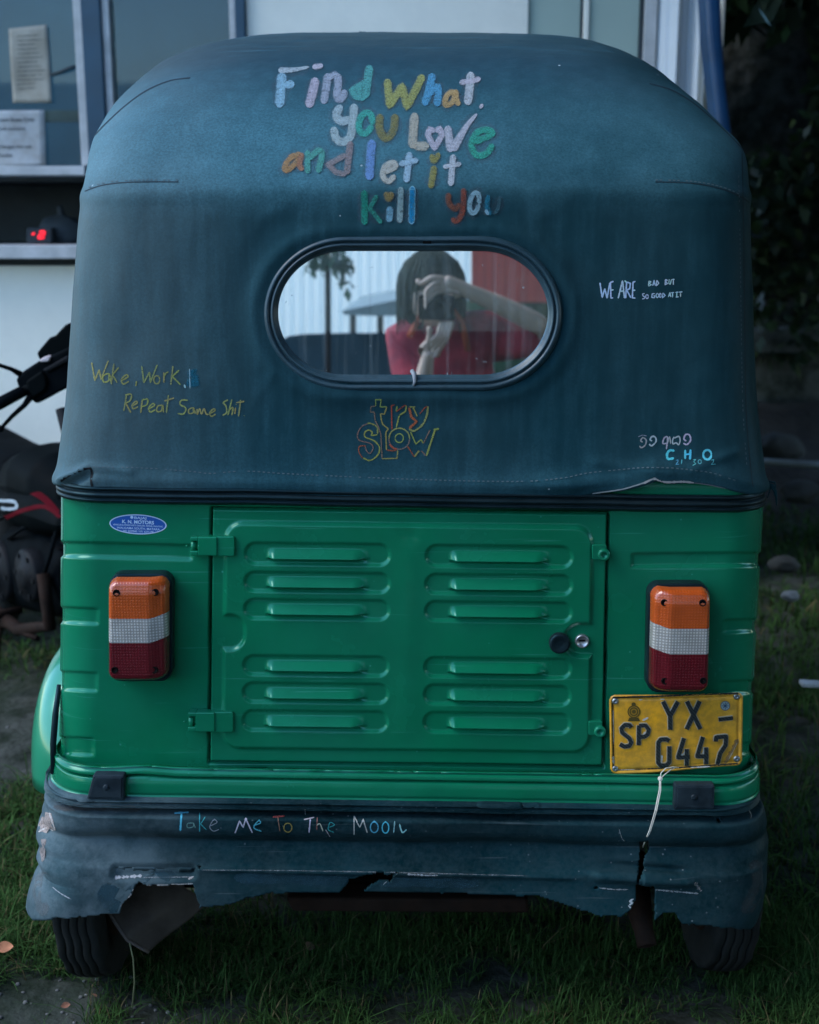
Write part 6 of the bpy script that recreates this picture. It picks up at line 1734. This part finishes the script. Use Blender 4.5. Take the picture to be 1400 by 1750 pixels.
body_ch.append([(nk - Vector((0, 0, .05)), .1), (sh_l, .06), ((sh_l + el_l) / 2, .05), (el_l, .043), ((el_l + wr_l) / 2, .038), (wr_l, .027), (wr_l + (wr_l - el_l) * .35, .022)])
bodyp = skin('body', body_ch, M['skin'], PER)
def blend(a, b, t): return a + (b - a) * t
# hands: palm plus five bent fingers each
def hand(wr, kn_c, across, fwd, fingers, thumb):
    ch_ = []
    for i, (pts, rr) in enumerate(fingers):
        base = kn_c + across * (i - 1.5) * .021
        ch_.append([(blend(wr, base, .0), .022), (base, .0125)] + [(base + d, rr) for d in pts])
    ch_.append([(wr, .022)] + [(wr + d, .0105) for d in thumb])
    return ch_
kr = vp(760, 486, Yv + .01)
ac = (vp(748, 500, Yv) - vp(748, 480, Yv)).normalized()
fr = [([vp(742, 484 + j * 3, Yv - .012) - vp(760, 486, Yv + .01), vp(728, 496 + j * 4, Yv - .02) - vp(760, 486, Yv + .01), vp(729, 508 + j * 4, Yv - .022) - vp(760, 486, Yv + .01)], .0095 - .0006 * j) for j in range(4)]
fr[0] = ([vp(738, 482, Yv - .004) - kr, vp(719, 494, Yv + .0) - kr, vp(712, 486, Yv + .01) - kr], .0095)
hr = skin('hand', hand(wr_r, kr, ac * .55, None, fr, [vp(775, 505, Yv + .03) - wr_r, vp(760, 515, Yv + .05) - wr_r, vp(750, 520, Yv + .06) - wr_r]), M['skin'], bodyp)
kl = vp(738, 592, Yv - .015); al = (vp(760, 590, Yv) - vp(730, 590, Yv)).normalized()
fl_ = [([vp(748 + j * 6, 574, Yv - .035) - kl - al * (j - 1.5) * .021, vp(752 + j * 6, 560, Yv - .03) - kl - al * (j - 1.5) * .021, vp(755 + j * 6, 549, Yv - .02) - kl - al * (j - 1.5) * .021], .0092) for j in range(4)]
hl = skin('hand', hand(wr_l, kl, al, None, fl_, [vp(730, 592, Yv - .02) - wr_l, vp(735, 572, Yv - .03) - wr_l, vp(733, 557, Yv - .035) - wr_l]), M['skin'], bodyp)
shirt = [[(pel + Vector((0, 0, .06)), (.20, .13)), (bel, (.20, .125)), (ch_c, (.205, .13)), (nk - Vector((0, 0, .055)), (.13, .10)), (nk - Vector((0, 0, .0)), (.075, .075))],
         [(nk - Vector((0, 0, .055)), .1), (sh_r, .10), (blend(sh_r, el_r, .5) - Vector((0, 0, .025)), .095), (blend(sh_r, el_r, .9) - Vector((0, 0, .03)), .080)], [(nk - Vector((0, 0, .055)), .1), (sh_l, .078), (blend(sh_l, el_l, .5), .072), (blend(sh_l, el_l, .8), .066)]]
so_ = skin('shirt', shirt, M['shirt'], bodyp)
for v in so_.data.vertices:
    v.co += Vector((noise.noise(v.co * 9), noise.noise(v.co * 9 + Vector((4, 0, 0))), noise.noise(v.co * 9 + Vector((0, 5, 0))))) * .014
tr2 = [[(pel, (.165, .125)), (pel + Vector((s * .10, 0, -.08)), .10), (kn(s), .075), (an(s) + Vector((0, 0, .03)), .062)] for s in (-1, 1)]
skin('trousers', tr2, mat('dark_trousers', (.02, .03, .05), .9), bodyp)
bm = bmesh.new(); bmesh.ops.create_uvsphere(bm, u_segments=40, v_segments=28, radius=1)
for v in bm.verts:
    d = v.co.copy(); w = 1 + .04 * noise.noise(d * 3) + .03 * noise.noise(Vector((math.atan2(d.y, d.x) * 9, 0, d.z * .6)))
    v.co = Vector((d.x * .118 * w, d.y * .118 * w, d.z * (.135 if d.z > 0 else .15) * w))
    if d.y > .45 and d.z < -.12 and abs(d.x) < .6: v.co.y *= .5   # open towards the face, fringe over the brow
    if d.z < -.5: v.co.x *= 1.05; v.co.z *= 1.12
smooth_bm(bm); bmesh.ops.translate(bm, vec=head + Vector((0, -.02, .012)), verts=bm.verts)
obj('hair', bm, M['hair'], bodyp)
rh = random.Random(3); bm = bmesh.new()
for k_ in range(170):
    a = rh.uniform(-math.pi, math.pi); front = math.cos(a - math.pi / 2) > .5
    zend = rh.uniform(-.02, .05) if front and rh.random() < .7 else rh.uniform(-.17, -.10)
    pts = []
    for i in range(7):
        t = i / 6; zz_ = .135 * (1 - t) + zend * t; rr = .118 * math.sqrt(max(.02, 1 - max(0, zz_ / .142) ** 2)) * (1.03 + .02 * rh.random())
        pts.append(head + Vector((rr * math.cos(a + .1 * t), -.02 + rr * math.sin(a + .1 * t), .012 + zz_)))
    tube(bm, pts, [.004, .005, .005, .005, .004, .003, .001], 5)
obj('hair_strands', bm, M['hair'], bodyp)
bm = bmesh.new(); fc = head + Vector((0, .085, 0))
bmesh.ops.create_uvsphere(bm, u_segments=20, v_segments=14, radius=1, matrix=Matrix.Translation(head + Vector((0, .02, -.02))) @ Matrix.Diagonal((.074, .082, .105, 1)))
tube(bm, [fc + Vector((0, -.002, .02)), fc + Vector((0, .016, -.022))], [.007, .014], 10); smooth_bm(bm); obj('face', bm, M['skin'], bodyp)
for s in (-1, 1):
    bm = bmesh.new(); bmesh.ops.create_icosphere(bm, subdivisions=2, radius=.011, matrix=Matrix.Translation(fc + Vector((s * .031, -.006, .012)))); smooth_bm(bm); obj('eye', bm, M['white'], bodyp)
bm = bmesh.new(); bx(bm, fc + Vector((0, -.006, -.055)), (.045, .008, .010)); bevel(obj('mouth', bm, mat('lips', (.30, .10, .09), .5), bodyp), .003)
bm = bmesh.new()
for a in ((vp(700, 575, Yv + .08), vp(715, 545, Yv + .12), vp(722, 530, Yv + .02)), (vp(800, 600, Yv + .09), vp(790, 550, Yv + .10), vp(772, 525, Yv + .03))): tube(bm, a, [.012, .010, .006], 8)
obj('camera_strap', bm, mat('orange_strap', (.50, .11, .05), .8), bodyp)
CM = thing('camera', 'black hand-held camera raised to the photographer face, mirrored in the rear window', 'camera', vp(745, 525, Yv + .04))
cc_ = Vector((0, -.085, CAMZ)) + Vector((.0, 0, .0))
tilt = Matrix.Rotation(-PITCH, 3, 'X')
bm = bmesh.new(); bx(bm, cc_ + Vector((.0, -.01, .0)), (.125, .045, .082), tilt); bx(bm, cc_ + Vector((0, -.005, .050)), (.045, .04, .03), tilt); bevel(obj('camera_body', bm, M['bkmatt'], CM), .008, 3)
ldir = tilt @ Vector((0, 1, 0)); qm = Matrix.Translation(cc_) @ ldir.to_track_quat('X', 'Z').to_matrix().to_4x4()
bm = bmesh.new(); lathe(bm, [(.001, .012), (.022, .014), (.032, .016), (.034, .058), (.030, .060), (.028, .054), (.002, .050)], qm, 40); obj('lens', bm, M['bkblack'], CM)

# yard behind the photographer, as the pane shows it
M['redsheet'] = mat('red_sheet', (.78, .11, .085), .6, var=.2, vscale=3, stretch=(14, 1, .5))
def vbox(name, px, Yv_, th, m, label, cat):
    a = [vp(x, y, Yv_) for x, y in px]; bm = bmesh.new()
    f = [bm.verts.new(p) for p in a]; k_ = [bm.verts.new(p + Vector((0, -th, 0))) for p in a]; n = len(f)
    bm.faces.new(f); bm.faces.new(k_[::-1])
    for i in range(n): bm.faces.new((f[i], k_[i], k_[(i + 1) % n], f[(i + 1) % n]))
    o = obj(name, bm, m); tag(o, label, cat); return o
vbox('red_hoarding', [(806, 395), (990, 395), (990, 517), (806, 515)], 7.0, .05, M['redsheet'], 'red corrugated sheet hoarding mirrored at the right of the oval window', 'hoarding')
vbox('hedge', [(797, 512), (1010, 514), (1010, 640), (797, 640)], 7.4, .4, mat('hedge_green', (.05, .12, .06), .9, var=.5, vscale=9), 'clipped green hedge under the red hoarding, mirrored in the window', 'hedge')
vbox('added_teal_panel', [(455, 592), (495, 574), (520, 571), (600, 569), (810, 570), (810, 760), (455, 760)], 6.4, .2, mat('teal_panel', (.012, .06, .085), .7, var=.25, vscale=4), 'added dark teal panel standing in for the seat back in the lower left of the window', 'wall')  # invented panel behind the photographer, repeats the seat back's dark teal shape
Pw = np.empty((6, 1100, 3)); wl, wr2 = vp(-900, 380, 10.0), vp(2300, 380, 10.0)
for i in range(6):
    for j in range(1100):
        t = j / 1099; q_ = wl + (wr2 - wl) * t
        Pw[i, j] = (q_.x, q_.y + .012 * math.sin(j * 1.1), -.05 + 3.1 * i / 5)
o = obj('corrugated_fence', grid_mesh('corrugated_fence', Pw), mat('white_sheet', (.92, .90, .80), .5, var=.06, vscale=1.5, stretch=(9, 1, .4)))
fm = o.data.materials[0]; ft = fm.node_tree; tl = ft.nodes.new('ShaderNodeBsdfTranslucent'); tl.inputs[0].default_value = (.92, .93, .88, 1); mx_ = ft.nodes.new('ShaderNodeMixShader'); mx_.inputs[0].default_value = .5
ft.links.new(ft.nodes['Principled BSDF'].outputs[0], mx_.inputs[1]); ft.links.new(tl.outputs[0], mx_.inputs[2]); ft.links.new(mx_.outputs[0], ft.nodes['Material Output'].inputs[0])
tag(o, 'pale white corrugated sheet fence far behind the photographer, mirrored in the rear window', 'fence')
SHL = thing('market_shelter', 'open shelter with a pale pitched roof mirrored left of the photographer', 'shelter', (-.5, -6, 0))
a = [vp(x, y, 8.0) for x, y in ((585, 531), (600, 528), (700, 508), (800, 520), (800, 540), (640, 540), (588, 538))]
bm = bmesh.new(); f = [bm.verts.new(p) for p in a]; k_ = [bm.verts.new(p + Vector((0, -1.5, .2))) for p in a]; bm.faces.new(f); bm.faces.new(k_[::-1])
for i in range(len(f)): bm.faces.new((f[i], k_[i], k_[(i + 1) % len(f)], f[(i + 1) % len(f)]))
obj('roof', bm, mat('pale_roof', (.20, .26, .26), .8), SHL)
for x in (603, 650, 690): 
    bm = bmesh.new(); p = vp(x, 538, 8.1); tube(bm, [p, (p.x, p.y, 0)], .02, 8); obj('post', bm, M['alloy'], SHL)
PL = thing('plant_on_pole', 'drooping leafy plant trained up a grey pole, mirrored at the left of the window', 'plant', (-.8, -3.2, 0))
p = vp(560, 480, 6.0); bm = bmesh.new(); tube(bm, [(p.x, p.y, 0), (p.x, p.y, p.z + .5)], .014, 8); obj('pole', bm, M['alloy'], PL)
cs = [(*vp(545, 440, 6.0), .05), (*vp(578, 440, 6.0), .06), (*vp(596, 452, 6.0), .04), (*vp(560, 420, 6.0), .08), (*vp(530, 452, 6.0), .04), (*vp(594, 480, 6.0), .03)]
obj('foliage', leaves(90, cs, .07, 77, [(.05, .12, .07), (.07, .14, .09)], 1.5), M['leaf'], PL)
